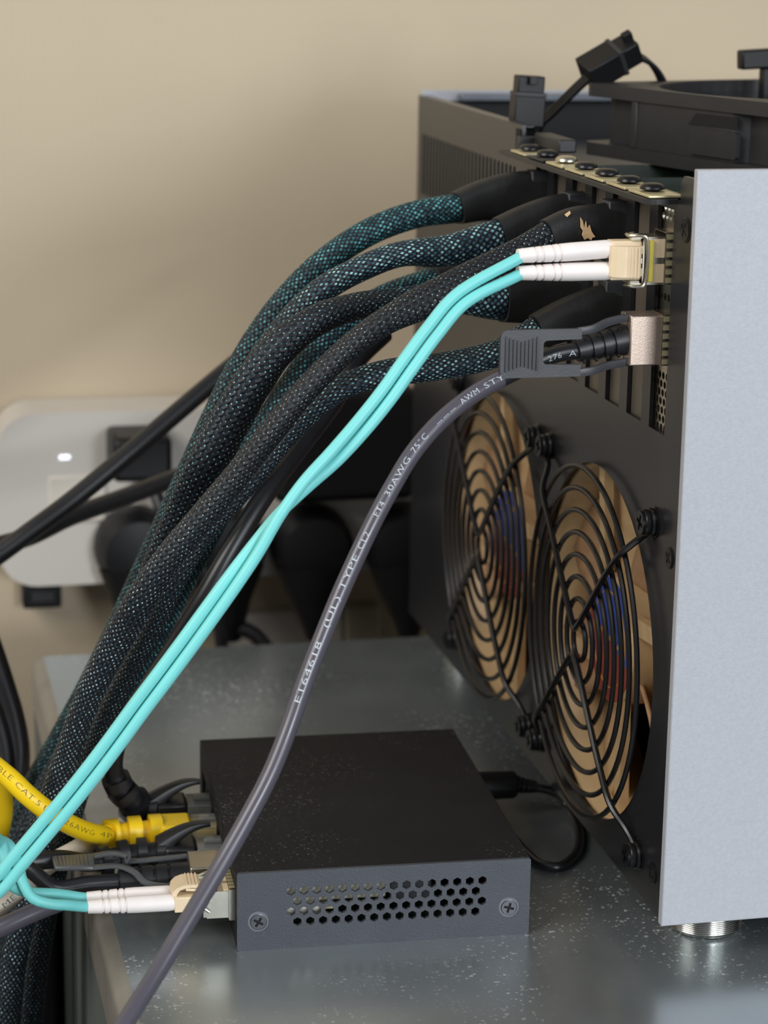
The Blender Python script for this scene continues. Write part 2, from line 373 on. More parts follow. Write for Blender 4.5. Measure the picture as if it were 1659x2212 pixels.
# ------------------------------------------------------------------ computer case
case = thing('computer_case', 'open topped computer case with black rear panel and silver side panels', 'computer case', (150, 85, 0))
YN, YFAR, ZB, ZT = -75.2, 249.0, 12.0, 231.0
SLOT0 = -55.64; PITCH_S = 20.32
NS = 7
def slot_y(k): return SLOT0 + PITCH_S*k           # near edge of slot k
outer = [(-72.0, ZB+.5), (247.4, ZB+.5), (247.4, 229), (97, 229), (97, 221), (-60, 221), (-60, 226), (-62, 228), (-72.0, 228)]
holes = []
for k in range(NS): holes.append([(slot_y(k), 154), (slot_y(k)+13.2, 154), (slot_y(k)+13.2, 218), (slot_y(k), 218)])
FY, FZ, FD = 0.0, 76.15, 117.0
for c in (FY, FY+FD): holes.append(circ(c, FZ, 56.2, 64))
for k in range(27):
    y = 104 + k*5.1
    if y < 240: holes.append(rrect(y, 190, y+2.9, 214.5, 1.2, 2))
rear = obj('rear_panel', Mesh().plate(holes and [outer] + holes, 1.2, (0.6, 0, 0), (0, 1, 0), (0, 0, 1)), M_rear, case, smooth=False)
# band flange above the vents, folded inwards
obj('top_flange', Mesh().box((1.3, 97.5, 227.9), (4.5, 245.5, 229)), M_rear, case, bevel=.4)
# ledge for the bracket tabs, sticking out of the rear panel
lp = [(0, 92), (-9.3, 92), (-9.3, -55.5)] + [(-6.3 - 3*math.cos(t), -55.5 - 3*math.sin(t)) for t in (PI/6, PI/3, PI/2)] + [(0, -58.5)]
obj('slot_ledge', Mesh().plate([lp], 1.4, (-.02, 0, 220.6), (1, 0, 0), (0, 1, 0)), M_black, case, smooth=False)
obj('hold_down_bar', Mesh().box((2.8, 64, 222.6), (9, 92.5, 227)), M_black, case, bevel=.6)
# clamp pocket beside the ledge, its shade painted as a dark block
obj('clamp_shade', Mesh().box((-.35, 98.5, 217), (0.02, 104, 227.5)), M_shade, case, bevel=.1)
cl = Mesh().box((-2.2, 93.2, 219.5), (10, 96.8, 225.5)).box((-3.2, 88, 219.6), (-1, 97, 221.4))
obj('clamp', cl, M_fanblk, case, bevel=.5)
# side panels
sp_ = obj('side_panel', Mesh().box((-1, YN, ZB), (300, YN+3, ZT)), M_silver, case, bevel=.35)
sp_['label'] = 'silver side panel facing the viewer'
sp2 = obj('side_panel', Mesh().box((1.3, YFAR-3, ZB), (300, YFAR, ZT)), M_silver, case, bevel=.35)
obj('panel_liner', Mesh().box((1.3, YN+3.05, ZB+1), (296, YN+4.4, 226)), M_black, case, smooth=False)
obj('panel_liner', Mesh().box((16, YFAR-9, 227), (296, YFAR-3.05, 230)), mat('blue_grey_flange', (120, 126, 136), .4, metal=.4), case, bevel=.6)
obj('panel_liner', Mesh().box((1.4, YFAR-4.4, ZB+1.6), (296, YFAR-3.05, 226.8)), M_black, case, smooth=False)
obj('bottom_panel', Mesh().box((1.3, YN+4.5, ZB), (298, YFAR-3.1, ZB+1.4)), M_black, case, smooth=False)
obj('front_panel', Mesh().box((298.2, YN+3.1, ZB), (300, YFAR-3.1, ZT-2)), M_black, case, smooth=False)
obj('light_block_plate', Mesh().box((30, YN+4.5, 144), (297, YFAR-3.2, 145.5)), M_black, case, smooth=False)  # plate added to keep light out of the lower compartment
# feet
def foot(x, y):
    prof = [(.05, 10.2), (.7, 11.4), (1.6, 11.7)]
    t = 1.7
    while t < 11:
        prof += [(t, 11.7), (t+.25, 11.45), (t+.5, 11.7)]; t += .62
    prof += [(11.9, 11.7)]
    obj('foot', Mesh().lathe(prof, (x, y, 0), (0, 0, 1), 48), M_foot, case, angle=60)
for x, y in ((21.6, -51), (21.6, 228), (276, -51), (276, 228)): foot(x, y)
# screws of the rear panel: flat heads with a cross
def cross(r, wd): return [(wd, wd), (wd, r), (-wd, r), (-wd, wd), (-r, wd), (-r, -wd), (-wd, -wd), (-wd, -r), (wd, -r), (wd, -wd), (r, -wd), (r, wd)]
def screw(parent, o, ax, r, h, mt, name='screw', rot=0.3, dome=True, local=False):
    o = V(o); ax = V(ax).normalized(); a = ax.orthogonal().normalized(); b = ax.cross(a)
    e1 = a*math.cos(rot) + b*math.sin(rot); e2 = ax.cross(e1)
    m = Mesh().lathe([(0, r), (h*.45, r), (h*.6, r*.93), (h*.62, r*.6)], o, ax, 20)
    m.plate([circ(0, 0, r*.9, 20), cross(r*.62, r*.15)], h*.42, o + ax*h*.8, e1, e2)
    sc = obj(name, m, mt, parent, angle=50, local=local)
    obj('cross_shade', Mesh().lathe([(h*.6, r*.66), (h*.64, r*.66)], o, ax, 16), M_shade, sc, smooth=False, local=local)  # dark disc paints the shade inside the cross
    return sc
M_screw = mat('blackened_screw', (40, 40, 42), .3, metal=.6, var=.1, vs=400)
for p, r in (((1447, 1205), 3.2), ((1411, 1885), 3.4), ((1482, 497), 3.6)):
    d = ray(*p); q = CAM + d*((0 - CAM.x)/d.x); screw(case, q + V((.02, 0, 0)), (-1, 0, 0), r, .55, M_screw, rot=.2)
M_brk = mat('dull_bracket_steel', (104, 95, 84), .42, metal=.2, var=.1, vs=120)
# blank slot covers (black) in the slots without a card
def bracket_tab(k, parent, mt, smt, name='slot_bracket'):
    y = slot_y(k)
    o = obj(name, Mesh().box((1.5, y-1.5, 150.5), (2.3, y+16.2, 222.3)), M_brk, parent, bevel=.2)
    obj('bracket_tab', Mesh().box((-8.2, y-.9, 221.45), (1.4, y+16.2, 222.3)), mt, o, bevel=.25)
    prof = [(0, 1.6), (.6, 3.6), (1.3, 3.5), (2.0, 2.8), (2.3, 1.8), (2.35, .1)]
    obj('bracket_screw', Mesh().lathe(prof, (-3.4, y+9.5, 222.3), (0, 0, 1), 20), smt, o)
    return o
for k in (1, 3, 5): bracket_tab(k, case, M_brass if k < 5 else M_black, M_screw, 'blank_bracket')
# bent face of the blank brackets
# ------------------------------------------------------------------ cards in the case
def card(k, name, label):
    c = thing(name, label, 'circuit card', (60, slot_y(k)+8, 150)) if True else None
    return c
card_names = {2: 'storage adapter card whose tab holds a black screw, nearest the network card', 4: 'storage adapter card in the middle with the bright nickel tab screw',
              6: 'storage adapter card farthest along the ledge, by the clamp'}
for k in (2, 4, 6):
    c = card(k, 'storage_card', card_names[k]); c['group'] = 'storage adapter cards'
    bracket_tab(k, c, M_brass, M_steel if k == 4 else M_screw, 'bracket')
    obj('circuit_board', Mesh().box((3.2, slot_y(k)+11.2, 152), (168, slot_y(k)+12.8, 217.2)), M_pcb, c, smooth=False)
    obj('port_housing', Mesh().box((2.6, slot_y(k)+2.4, 170), (16, slot_y(k)+11, 216)), M_chip, c, bevel=.3)
nic = card(0, 'network_card', 'network adapter card with two transceiver cages beside the silver panel')
k = 0; y0 = slot_y(0)
hl = []
rows = 0
z = 152.5
while z < 219:
    if not (171 < z < 191.5 or 194.6 < z < 214):
        for j in range(4):
            yy = y0 + 2.6 + j*2.9 + (1.45 if rows % 2 else 0)
            if yy < y0 + 13.4: hl.append(circ(yy, z, 1.1, 10))
    z += 2.5; rows += 1
for zc in (181.2, 204.3): hl.append([(y0+1.6, zc-7), (y0+11.2, zc-7), (y0+11.2, zc+7), (y0+1.6, zc+7)])
br = obj('bracket', Mesh().plate([[(y0-1.5, 150.5), (y0+16.2, 150.5), (y0+16.2, 222.3), (y0-1.5, 222.3)]] + hl, .8, (1.9, 0, 0), (0, 1, 0), (0, 0, 1)), M_steel, nic, smooth=False)
tb = obj('bracket_tab', Mesh().box((-8.2, y0-1.5, 221.45), (1.4, y0+16.2, 222.3)), M_brass, nic, bevel=.25)
obj('bracket_screw', Mesh().lathe([(0, 1.6), (.6, 3.6), (1.3, 3.5), (2.0, 2.8), (2.3, 1.8), (2.35, .1)], (-3.4, y0+9.5, 222.3), (0, 0, 1), 20), M_screw, tb)
obj('circuit_board', Mesh().box((3.2, y0+13.2, 152), (150, y0+14.8, 217.2)), M_pcb, nic, smooth=False)
def cage(parent, o, eu, ew, eh, W, H, L, name='cage'):
    """open metal cage: walls along eu (outwards), width ew, height eh, with spring fingers at the mouth"""
    o, eu, ew, eh = V(o), V(eu).normalized(), V(ew).normalized(), V(eh).normalized()
    def bx(m, a0, a1, b0, b1, c0, c1):
        M4 = Matrix((( eu.x, ew.x, eh.x, o.x), (eu.y, ew.y, eh.y, o.y), (eu.z, ew.z, eh.z, o.z), (0, 0, 0, 1)))
        return m.box((a0, b0, c0), (a1, b1, c1), M4)
    m = Mesh()
    bx(m, -L, 2.7, -W/2, W/2, H/2-.25, H/2); bx(m, -L, 2.7, -W/2, W/2, -H/2, -H/2+.25)
    bx(m, -L, 2.7, -W/2, -W/2+.25, -H/2+.25, H/2-.25); bx(m, -L, 2.7, W/2-.25, W/2, -H/2+.25, H/2-.25)
    c = obj(name, m, M_steel, parent, smooth=False)
    for s in (-1, 1):
        for i in range(6):
            q = -W/2 + W*(i+.5)/6
            f = Mesh(); bx(f, .3, 2.5, q-.72, q+.72, s*(H/2+.45)-.14, s*(H/2+.45)+.14)
            obj('spring_finger', f, M_brass, c, smooth=False)
    return c
NC = y0 + 6.4    # y of the cage axis
for zc in (204.3, 181.2): cage(nic, (1.2, NC, zc), (-1, 0, 0), (0, 0, 1), (0, 1, 0), 14.6, 9.8, 30)

# ------------------------------------------------------------------ fans behind the rear panel, with wire guards
def case_fan(loc, label):
    t = thing('case_fan', label, 'fan', loc, 'tan fans behind the rear panel')
    S = 57.6
    fr = Mesh().plate([rrect(-S, -S, S, S, 5), circ(0, 0, 56.4, 64)], 3.6, (3.0, 0, 0), (0, 1, 0), (0, 0, 1))
    fr.plate([rrect(-S, -S, S, S, 5), circ(0, 0, 56.4, 64)], 3.6, (24.5, 0, 0), (0, 1, 0), (0, 0, 1))
    obj('frame', fr, M_tan, t, smooth=False, local=True)
    sh = Mesh(); n = 64; vs = []
    for x in (1.4, 26):
        for k in range(n): vs.append((x, 56.3*math.cos(2*PI*k/n), 56.3*math.sin(2*PI*k/n)))
    sh.add(vs, [(k, (k+1) % n, n+(k+1) % n, n+k) for k in range(n)])
    obj('shroud', sh, M_tan, t, solid=1.0, local=True)
    obj('hub', Mesh().lathe([(4.4, 20.4), (5.0, 21), (14, 21), (25, 21), (25.4, 20)], (0, 0, 0), (1, 0, 0), 36), M_tan, t, local=True)
    for mt, a0, a1, nm in ((M_blue, 0, PI, 'label_upper'), (M_maroon, PI, 2*PI, 'label_lower')):
        poly = [(20.0*math.cos(a0 + (a1-a0)*i/18 + .25), 20.0*math.sin(a0 + (a1-a0)*i/18 + .25)) for i in range(19)]
        obj(nm, Mesh().plate([poly], .3, (4.2, 0, 0), (0, 1, 0), (0, 0, 1)), mt, t, smooth=False, local=True)
    gm = Mesh()
    for i in range(9):
        y = -12 + i*2.7; gm.box((3.9, y, -1.2 + .25*i), (4.05, y+1.2, .2 + .25*i))
    gm.torus((4.0, 0, 0), (1, 0, 0), 15.5, .25, 36, 4)
    obj('label_print', gm, M_gold, t, smooth=False, local=True)
    for i in range(4):
        a = PI/4 + PI/2*i + .18
        p0 = V((4.6, 18*math.cos(a), 18*math.sin(a))); p1 = V((4.0, 56*math.cos(a+.35), 56*math.sin(a+.35)))
        d = (p1-p0).normalized(); e = d.cross(V((1, 0, 0))).normalized()
        st = Mesh(); hw = 2.6
        st.add([p0-e*hw, p0+e*hw, p1+e*hw, p1-e*hw, p0-e*hw+V((3, 0, 0)), p0+e*hw+V((3, 0, 0)), p1+e*hw+V((3, 0, 0)), p1-e*hw+V((3, 0, 0))],
               [(0,1,2,3),(7,6,5,4),(0,4,5,1),(1,5,6,2),(2,6,7,3),(3,7,4,0)])
        obj('strut', st, M_tan, t, smooth=False, local=True)
    for i in range(7):
        b = Mesh(); vs = []; nr, ncc = 8, 8
        for a in range(nr+1):
            rr = 18.8 + (54.6-18.8)*a/nr
            for c in range(ncc+1):
                cc = c/ncc; wd = .80 + .18*a/nr
                th = 2*PI*i/7 + wd*cc + .30*(a/nr)**1.5
                vs.append((8.5 + 14.5*cc - 1.5*math.sin(cc*PI), rr*math.cos(th), rr*math.sin(th)))
        b.add(vs, [(a*(ncc+1)+c, a*(ncc+1)+c+1, (a+1)*(ncc+1)+c+1, (a+1)*(ncc+1)+c) for a in range(nr) for c in range(ncc)])
        obj('blade', b, M_tan if i % 2 else M_brown, t, solid=1.3, local=True)
    return t
f1 = case_fan((1.2, FY, FZ), 'tan fan with blue and maroon hub label, nearest the silver panel')
f2 = dup(f1, (1.2, FY+FD, FZ), 'tan fan behind the blurred far wire guard')

def guard(loc, label):
    t = thing('fan_guard', label, 'fan guard', loc, 'black wire fan guards')
    for i in range(8):
        obj('ring', Mesh().torus((-4.6, 0, 0), (1, 0, 0), 55.4 - 7.02*i, .88, 72, 8), M_wire, t, local=True)
    S = 51.5
    for s in (1, -1):
        pts = [V((-2.0, S+1.6, s*(S+1.2))), V((-1.6, S-.5, s*(S-2.6))), V((-2.6, S-5, s*(S-6))), V((-6.0, S-11, s*(S-12))), V((-6.5, 30, s*31)), V((-6.5, 3.2, s*6.2)), V((-6.5, 0, s*4.2))]
        full = pts + [V((p.x, -p.y, p.z)) for p in reversed(pts[:-1])]
        obj('spoke', Mesh().tube(spline(full, 1.2), 1.05, 8), M_wire, t, local=True)
        for q in (1, -1):
            wt = Mesh().torus((-1.3, q*S, s*S), (1, 0, 0), 3.4, .95, 24, 8)
            obj('eyelet', wt, M_wire, t, local=True)
            screw(t, (-2.3, q*S, s*S), (-1, 0, 0), 3.9, 2.4, M_screw, 'guard_screw', .5, local=True)
            obj('washer', Mesh().lathe([(0, 4.6), (.5, 4.6), (.6, 4.3)], (0, q*S, s*S), (-1, 0, 0), 20), M_wire, t, local=True)
    return t
g1 = guard((0, FY, FZ), 'black wire fan guard nearest the silver panel')
g2 = dup(g1, (0, FY+FD, FZ), 'blurred black wire fan guard farther along the rear panel')

# ------------------------------------------------------------------ loose black fan lying on the cards
tl = thing('loose_fan', 'black square fan lying loose on top of the open case', 'fan', (0, 0, 217.6))
Ac = V((27, 117.5)); th = math.atan2(-.961, .277)
dx, dy = V((.277, -.961)), V((.961, .277)); cen = Ac + dx*60 + dy*60
FM = Matrix(((dx.x, dy.x, 0, cen.x), (dx.y, dy.y, 0, cen.y), (0, 0, 1, 217.6), (0, 0, 0, 1)))
def fl(m): 
    m.v = [FM @ p for p in m.v]; return m
for nm, zc in (('lower_flange', 2.2), ('upper_flange', 22.4)):
    obj(nm, fl(Mesh().plate([rrect(-60, -60, 60, 60, 6), circ(0, 0, 57, 64)], 4.4, (0, 0, zc), (1, 0, 0), (0, 1, 0))), M_fanblk, tl, smooth=False)
oct_ = []
for q in range(4):
    ca, sa = math.cos(PI/2*q), math.sin(PI/2*q)
    pts = [(58.9, -29), (58.9, 25), (54.6, 29), (54.6, 47)] + [(47.6 + 7*math.cos(t), 47 + 7.6*math.sin(t)) for t in (PI/8, PI/4, 3*PI/8)] + [(47, 54.6), (33, 54.6)]
    oct_ += [(x*ca - y*sa, x*sa + y*ca) for x, y in pts]
obj('barrel', fl(Mesh().plate([oct_, circ(0, 0, 57, 64)], 15.6, (0, 0, 12.3), (1, 0, 0), (0, 1, 0))), M_fanblk, tl, smooth=False)
obj('slot_shade', fl(Mesh().plate([[(2, 14.8), (28, 15.2), (28, 18.8), (6, 18.6)]], .6, (0, -58.9, 0), (1, 0, 0), (0, 0, 1))), M_shade, tl, smooth=False)  # dark plate on the surface paints the shade of a slot
obj('side_pad', fl(Mesh().plate([rrect(4, 5.5, 29, 14, 1)], 1.6, (0, -59.2, 0), (1, 0, 0), (0, 0, 1))), M_fanblk, tl, smooth=False, bevel=.3)
obj('side_rib', fl(Mesh().box((-30, -59.6, 4.4), (-27, -57, 20.2))), M_fanblk, tl, bevel=.4)
obj('hub', fl(Mesh().lathe([(3, 20), (20, 20), (22, 18.5), (22.2, .1)], (0, 0, 0), (0, 0, 1), 32)), M_fanblk, tl)
for i in range(7):
    b = Mesh(); vs = []
    for a in range(6):
        rr = 20 + 34.5*a/5
        for c in range(7):
            t = 2*PI*i/7 + .8*c/6; vs.append((rr*math.cos(t), rr*math.sin(t), 5 + 14*c/6))
    b.add(vs, [(a*7+c, a*7+c+1, (a+1)*7+c+1, (a+1)*7+c) for a in range(5) for c in range(6)])
    obj('blade', fl(b), M_fanblk, tl, solid=1.2)
for i in range(4):
    a = PI/4 + PI/2*i; M4 = FM @ Matrix.Rotation(a, 4, 'Z')
    obj('strut', Mesh().box((18, -1.6, .6), (56.5, 1.6, 3.4), M4), M_fanblk, tl, smooth=False)

# power supply inside, dark shapes behind the band
ps = thing('power_supply', 'dark power supply box inside the case behind the vent band', 'power supply', (90, 190, 146))
obj('housing', Mesh().box((20, 128, 145.6), (150, 238, 212)), mat('blue_black_steel', (48, 52, 60), .4, metal=.4), ps, bevel=1)

# ------------------------------------------------------------------ wires and plugs on top of the case
def fan_plug(name, label, wires, body):
    t = thing(name, label, 'fan connector', (body[0].x, body[0].y, body[0].z))
    c, d, L, Wd, H, up = body
    d = d.normalized(); s = d.cross(up).normalized(); u = s.cross(d)
    M4 = Matrix(((d.x, s.x, u.x, c.x), (d.y, s.y, u.y, c.y), (d.z, s.z, u.z, c.z), (0, 0, 0, 1)))
    obj('housing', Mesh().box((-L*.5, -Wd/2, -H/2), (L*.12, Wd/2, H/2), M4), M_plast, t, bevel=.5)
    obj('mating_plug', Mesh().box((L*.16, -Wd*.44, -H*.44), (L*.5, Wd*.44, H*.44), M4), M_plast, t, bevel=.5)
    obj('rib', Mesh().box((L*.10, -Wd*.5, -H*.53), (L*.18, Wd*.5, H*.53), M4), M_fanblk, t, bevel=.2)
    obj('latch', Mesh().box((L*.34, -1.4, H*.4), (L*.5, 1.4, H*.75), M4), M_plast, t, bevel=.2)
    for wp, n, sp in wires:
        for i in range(n):
            off = s * (i - (n-1)/2) * sp
            obj('wire', Mesh().tube([p + off for p in spline(wp, 2)], .9, 8), M_rubber, t)
    return t
cY = 120
fan_plug('fan_connector', 'black fan plug joined in mid air above the loose fan', [
    ([A(1272, 165, cY), A(1235, 200, cY+6), A(1190, 245, cY+14), A(1168, 266, cY+18), A(1158, 300, cY+22)], 3, 1.6),
    ([A(1372, 118, cY), A(1400, 132, cY+2), A(1422, 158, cY+6), A(1440, 200, cY+12)], 4, 1.7)],
    (A(1318, 132, cY), A(1372, 100, cY) - A(1265, 162, cY), 20.5, 11, 9.5, V((0, -.4, 1))))
fan_plug('fan_connector', 'upright black fan plug standing behind the vent band', [
    ([A(1140, 262, 124), A(1150, 300, 126), A(1160, 330, 130)], 3, 1.6)],
    (A(1140, 218, 124), V((.05, 0, 1)), 17.5, 11, 8, V((0, -1, .2))))
tt = thing('cable_holder', 'black T shaped plastic piece at the right edge above the fan', 'plastic clip', AZ(1650, 180, 240))
q = A(1640, 122, 120)
obj('crossbar', Mesh().box((-7.5, -3, -4.2), (14, 3, 2.6), Matrix.Translation(q) @ Matrix.Rotation(-.06, 4, 'Y')), M_plast, tt, bevel=.8)
obj('stem', Mesh().box((1.2, -2.5, -17), (6, 2.5, -4.1), Matrix.Translation(q)), M_plast, tt, bevel=.4)

# ------------------------------------------------------------------ sleeved storage cables
def sas(label, start, shrink, sleeve, mt, wd, opn, hs, group='braided storage cables'):
    t = thing('storage_cable', label, 'cable', A(*sleeve[-1]), group)
    sp = pxpath(shrink + [sleeve[0]], 2.0)
    q = [A(*p) for p in sleeve]; cum = [0.0]
    for i in range(1, len(q)): cum.append(cum[-1] + (q[i]-q[i-1]).length)
    wd = wd + [wd[-1]]*(len(q)-len(wd)); rd = 4.3
    def rad(f):
        x = f*cum[-1]; i = max(k for k in range(len(cum)-1) if cum[k] <= x + 1e-6)
        g = (x-cum[i])/(cum[i+1]-cum[i]); g = g*g*(3-2*g)
        a = wd[i] + (wd[i+1]-wd[i])*g
        return (a, min(rd + .25*(4.6-a), 5.2))
    r1 = wd[0] + .5; r2 = rad(0)[1] + .5
    sh = obj('heat_shrink', Mesh().tube([V((1.2, sp[0].y, sp[0].z))] + sp, lambda f: (hs[0]*(1-f) + r1*f, hs[1]*(1-f) + r2*f), 20, up=V((0, 0, 1)), sq=3.0), M_shrink, t, angle=60)
    obj('connector_shell', Mesh().box((-4.5, sp[0].y-4.1, sp[0].z-9.2), (1.3, sp[0].y+4.1, sp[0].z+9.2)), M_chip, t, bevel=.5)
    P = pxpath(sleeve, 2.0)
    obj('braided_sleeve', Mesh().tube(P, rad, 26, opn=opn), mt, t, angle=80)
    return t
def fade(a, b, f0=.12, f1=.3): return lambda f: a if f < f0 else (b if f > f1 else a + (b-a)*(f-f0)/(f1-f0))
C1 = sas('teal braided cable arching highest, with the far heat shrink', 6, [(1166, 428, 73), (1110, 424, 73), (1040, 434, 72)],
    [(985, 450, 69), (900, 463, 66), (800, 500, 62), (700, 566, 58), (620, 645, 55), (560, 725, 53), (515, 800, 53), (465, 900, 53), (415, 1010, 55), (365, 1120, 62), (310, 1240, 71), (250, 1370, 82), (190, 1490, 91), (130, 1600, 99), (74, 1700, 104), (24, 1820, 102), (-2, 1980, 100), (-18, 2120, 100), (-25, 2280, 100)], BR_teal, [4.8, 4.5, 4.4, 4.3, 4.3, 4.4], fade(.85, .62), (9.5, 4.6))
C2 = sas('braided cable second from the top, pale dots beside its heat shrink', 4, [(1248, 478, 32), (1190, 482, 31), (1130, 498, 30)],
    [(1080, 516, 28), (960, 542, 26), (860, 550, 25), (770, 585, 25), (700, 624, 26), (640, 680, 27), (580, 755, 28), (530, 835, 29), (480, 935, 30), (430, 1045, 35), (380, 1155, 43), (320, 1285, 56), (260, 1405, 66), (200, 1515, 75), (145, 1625, 83), (85, 1735, 87), (36, 1850, 87), (18, 2000, 87), (0, 2150, 87), (-10, 2300, 87)], BR_blue, [6.2, 4.9, 3.9, 3.9, 4.1, 4.3], fade(.88, .35), (9.5, 4.6))
C4 = sas('dim teal braided cable lying lowest at the back of the bundle', 6, [(1163, 602, 73), (1090, 600, 73), (1010, 600, 69)],
    [(930, 603, 63), (820, 647, 52), (720, 722, 42), (655, 800, 36), (590, 900, 30), (528, 1005, 26), (470, 1105, 24), (412, 1215, 30), (355, 1330, 44), (300, 1440, 55), (237, 1550, 63), (171, 1660, 71), (115, 1770, 73), (73, 1900, 73), (43, 2060, 73), (21, 2290, 73)], BR_teal, [3.8, 4.0, 4.4, 4.8, 5.0, 4.8], fade(.8, .72), (8.8, 4.4))
C5 = sas('dark braided cable on the left flank of the bundle', 4, [(1241, 645, 32), (1190, 645, 31), (1140, 648, 29)],
    [(1085, 650, 26), (960, 642, 22), (860, 650, 16), (760, 664, 10), (680, 694, 5), (604, 752, 3), (548, 824, 3), (500, 905, 4), (450, 1000, 5), (404, 1097, 12), (352, 1212, 19), (300, 1332, 29), (248, 1450, 40), (198, 1552, 49), (146, 1652, 57), (96, 1762, 60), (62, 1880, 60), (36, 2020, 60), (12, 2290, 60)], BR_blue, [6.2, 4.6, 4.0, 4.2, 4.8, 5.6, 6.3, 6.5, 6.5, 6.3, 6.0, 5.2, 4.6], fade(.88, .42, .08, .14), (8.8, 4.6))
C6 = sas('braided cable passing behind the pull tab, lowest of the near pair', 2, [(1328, 668, -8), (1280, 676, -9), (1220, 692, -10)],
    [(1160, 716, -11), (1078, 762, -12), (960, 790, -12), (837, 806, -12), (752, 830, -12), (695, 866, -11), (622, 936, -8), (562, 1008, -7), (500, 1080, -6), (436, 1152, -4), (380, 1246, -2), (326, 1361, 5), (273, 1460, 13), (242, 1522, 18), (206, 1605, 25), (172, 1700, 31), (142, 1800, 32), (114, 1910, 32), (86, 2050, 34), (60, 2300, 36)], BR_blue, [4.6, 4.0, 4.0, 4.1, 3.6, 3.6, 3.6, 3.7], fade(.8, .42), (8.6, 4.4))
C3 = sas('black braided cable in front of the bundle with the torn heat shrink', 2, [(1336, 498, -8), (1290, 500, -9), (1240, 504, -10)],
    [(1186, 525, -12), (1120, 560, -15), (1040, 594, -18), (915, 652, -21), (820, 702, -22), (735, 768, -22), (650, 854, -22), (577, 945, -21), (505, 1035, -19), (430, 1124, -17), (364, 1205, -15), (307, 1289, -11), (262, 1368, -4), (207, 1470, 4), (175, 1545, 10), (146, 1630, 16), (112, 1730, 21), (84, 1840, 22), (54, 1960, 22), (26, 2100, 24), (0, 2300, 24)], BR_dark, [6.6, 6.2, 5.5, 5.0, 3.8, 3.5, 3.6, 3.7, 3.8, 3.9, 4.2, 4.6, 4.7, 4.3, 4.1, 4.2], lambda f: .40 + .22*min(1, max(0, (f-.35)/.2)), (8.8, 4.6))
# torn paper showing through the heat shrink
tp = Mesh()
def flake(pts, Y, t=.5):
    P = [A(x, y, Y) for x, y in pts]; q = [p + V((0, t, 0)) for p in P]; n = len(P)
    tp.add(P + q, [tuple(range(n)), tuple(range(n, 2*n))[::-1]] + [(i, (i+1) % n, n+(i+1) % n, n+i) for i in range(n)])
flake([(1254, 470), (1259, 477), (1262, 492), (1266, 478), (1269, 494), (1274, 486), (1278, 500), (1286, 512), (1280, 513), (1277, 519), (1270, 514), (1263, 518), (1258, 508), (1260, 499), (1255, 492)], -15.2)
flake([(1220, 464), (1231, 456), (1233, 461), (1225, 469)], -14.6)
obj('torn_paper', tp, M_paper, C3, smooth=False)

# ------------------------------------------------------------------ text wrapped on cables
def cable_text(parent, body, path, r, pa, pb, mt, size, ang=0.0, name='lettering', flip=False):
    """print a line of characters on the jacket between the path points nearest to two places"""
    L = [0.0]
    for i in range(1, len(path)): L.append(L[-1] + (path[i]-path[i-1]).length)
    def near(p): 
        return min(range(len(path)), key=lambda i: (pix(path[i])[0]-p[0])**2 + (pix(path[i])[1]-p[1])**2)
    ia, ib = near(pa), near(pb); sgn = 1 if L[ib] > L[ia] else -1; s0 = L[ia]; ln = abs(L[ib]-L[ia])
    c = bpy.data.curves.new('t', 'FONT'); c.body = body; c.size = 1; c.resolution_u = 2; c.offset = -.012; c.space_character = 1.08
    ob = bpy.data.objects.new('t', c); me = bpy.data.meshes.new_from_object(ob)
    b = bmesh.new(); b.from_mesh(me)
    bmesh.ops.triangulate(b, faces=b.faces[:])
    bmesh.ops.subdivide_edges(b, edges=[e for e in b.edges if e.calc_length() > .25], cuts=2)
    bmesh.ops.triangulate(b, faces=b.faces[:])
    xs = [v.co.x for v in b.verts]; x0, x1 = min(xs), max(xs)
    m = Mesh(); vs = []
    for v in b.verts:
        s = s0 + sgn*(v.co.x-x0)/(x1-x0)*ln
        i = max(0, min(len(L)-2, next((j for j in range(len(L)-1) if L[j+1] >= s), len(L)-2)))
        f = (s-L[i])/max(L[i+1]-L[i], 1e-6); p = path[i].lerp(path[i+1], f)
        t = (path[min(i+2, len(path)-1)] - path[max(i-1, 0)]).normalized() * sgn
        n0 = (CAM0 - p); n0 = (n0 - t*n0.dot(t)).normalized(); bb = n0.cross(t)
        a = (v.co.y - .35)*size/r + ang
        vs.append(p + (n0*math.cos(a) + bb*math.sin(a))*(r+.03))
    m.add(vs, [tuple(q.index for q in f.verts) for f in b.faces])
    b.free(); bpy.data.objects.remove(ob); bpy.data.curves.remove(c); bpy.data.meshes.remove(me)
    return obj(name, m, mt, parent, smooth=False)
CAM0 = V((-219.4, -655.28, 289.85))

# ------------------------------------------------------------------ fibre patch cable
fib = thing('fibre_patch_cable', 'twin aqua fibre cable from the network card to the switch', 'cable', A(400, 1400, -60))
def lcboot(parent, pa, pb, ra, rb, name='boot'):
    """ribbed white strain relief from thin end pa to thick end pb"""
    ax = pb-pa; L = ax.length; prof = [(0, ra*.55), (.05, ra)]
    for f in (.18, .25, .36, .43):
        q = ra + (rb-ra)*min(1, f*2.0)
        prof += [(f*L-.35, q), (f*L-.3, q*.86), (f*L+.3, q*.86), (f*L+.35, q)]
    prof += [(.55*L, rb), (.92*L, rb), (.97*L, rb*.93), (L, rb*.8)]
    m = Mesh().lathe(prof, pa, ax, 26)
    return obj(name, m, M_white, parent, angle=50)
YL = NC - .4
b1a, b1b = A(1118, 553, YL-1.0), A(1324, 537, YL); b2a, b2b = A(1118, 590, YL-1.0), A(1324, 585, YL)
lcboot(fib, b1a, b1b, 1.95, 2.6); lcboot(fib, b2a, b2b, 1.95, 2.6)
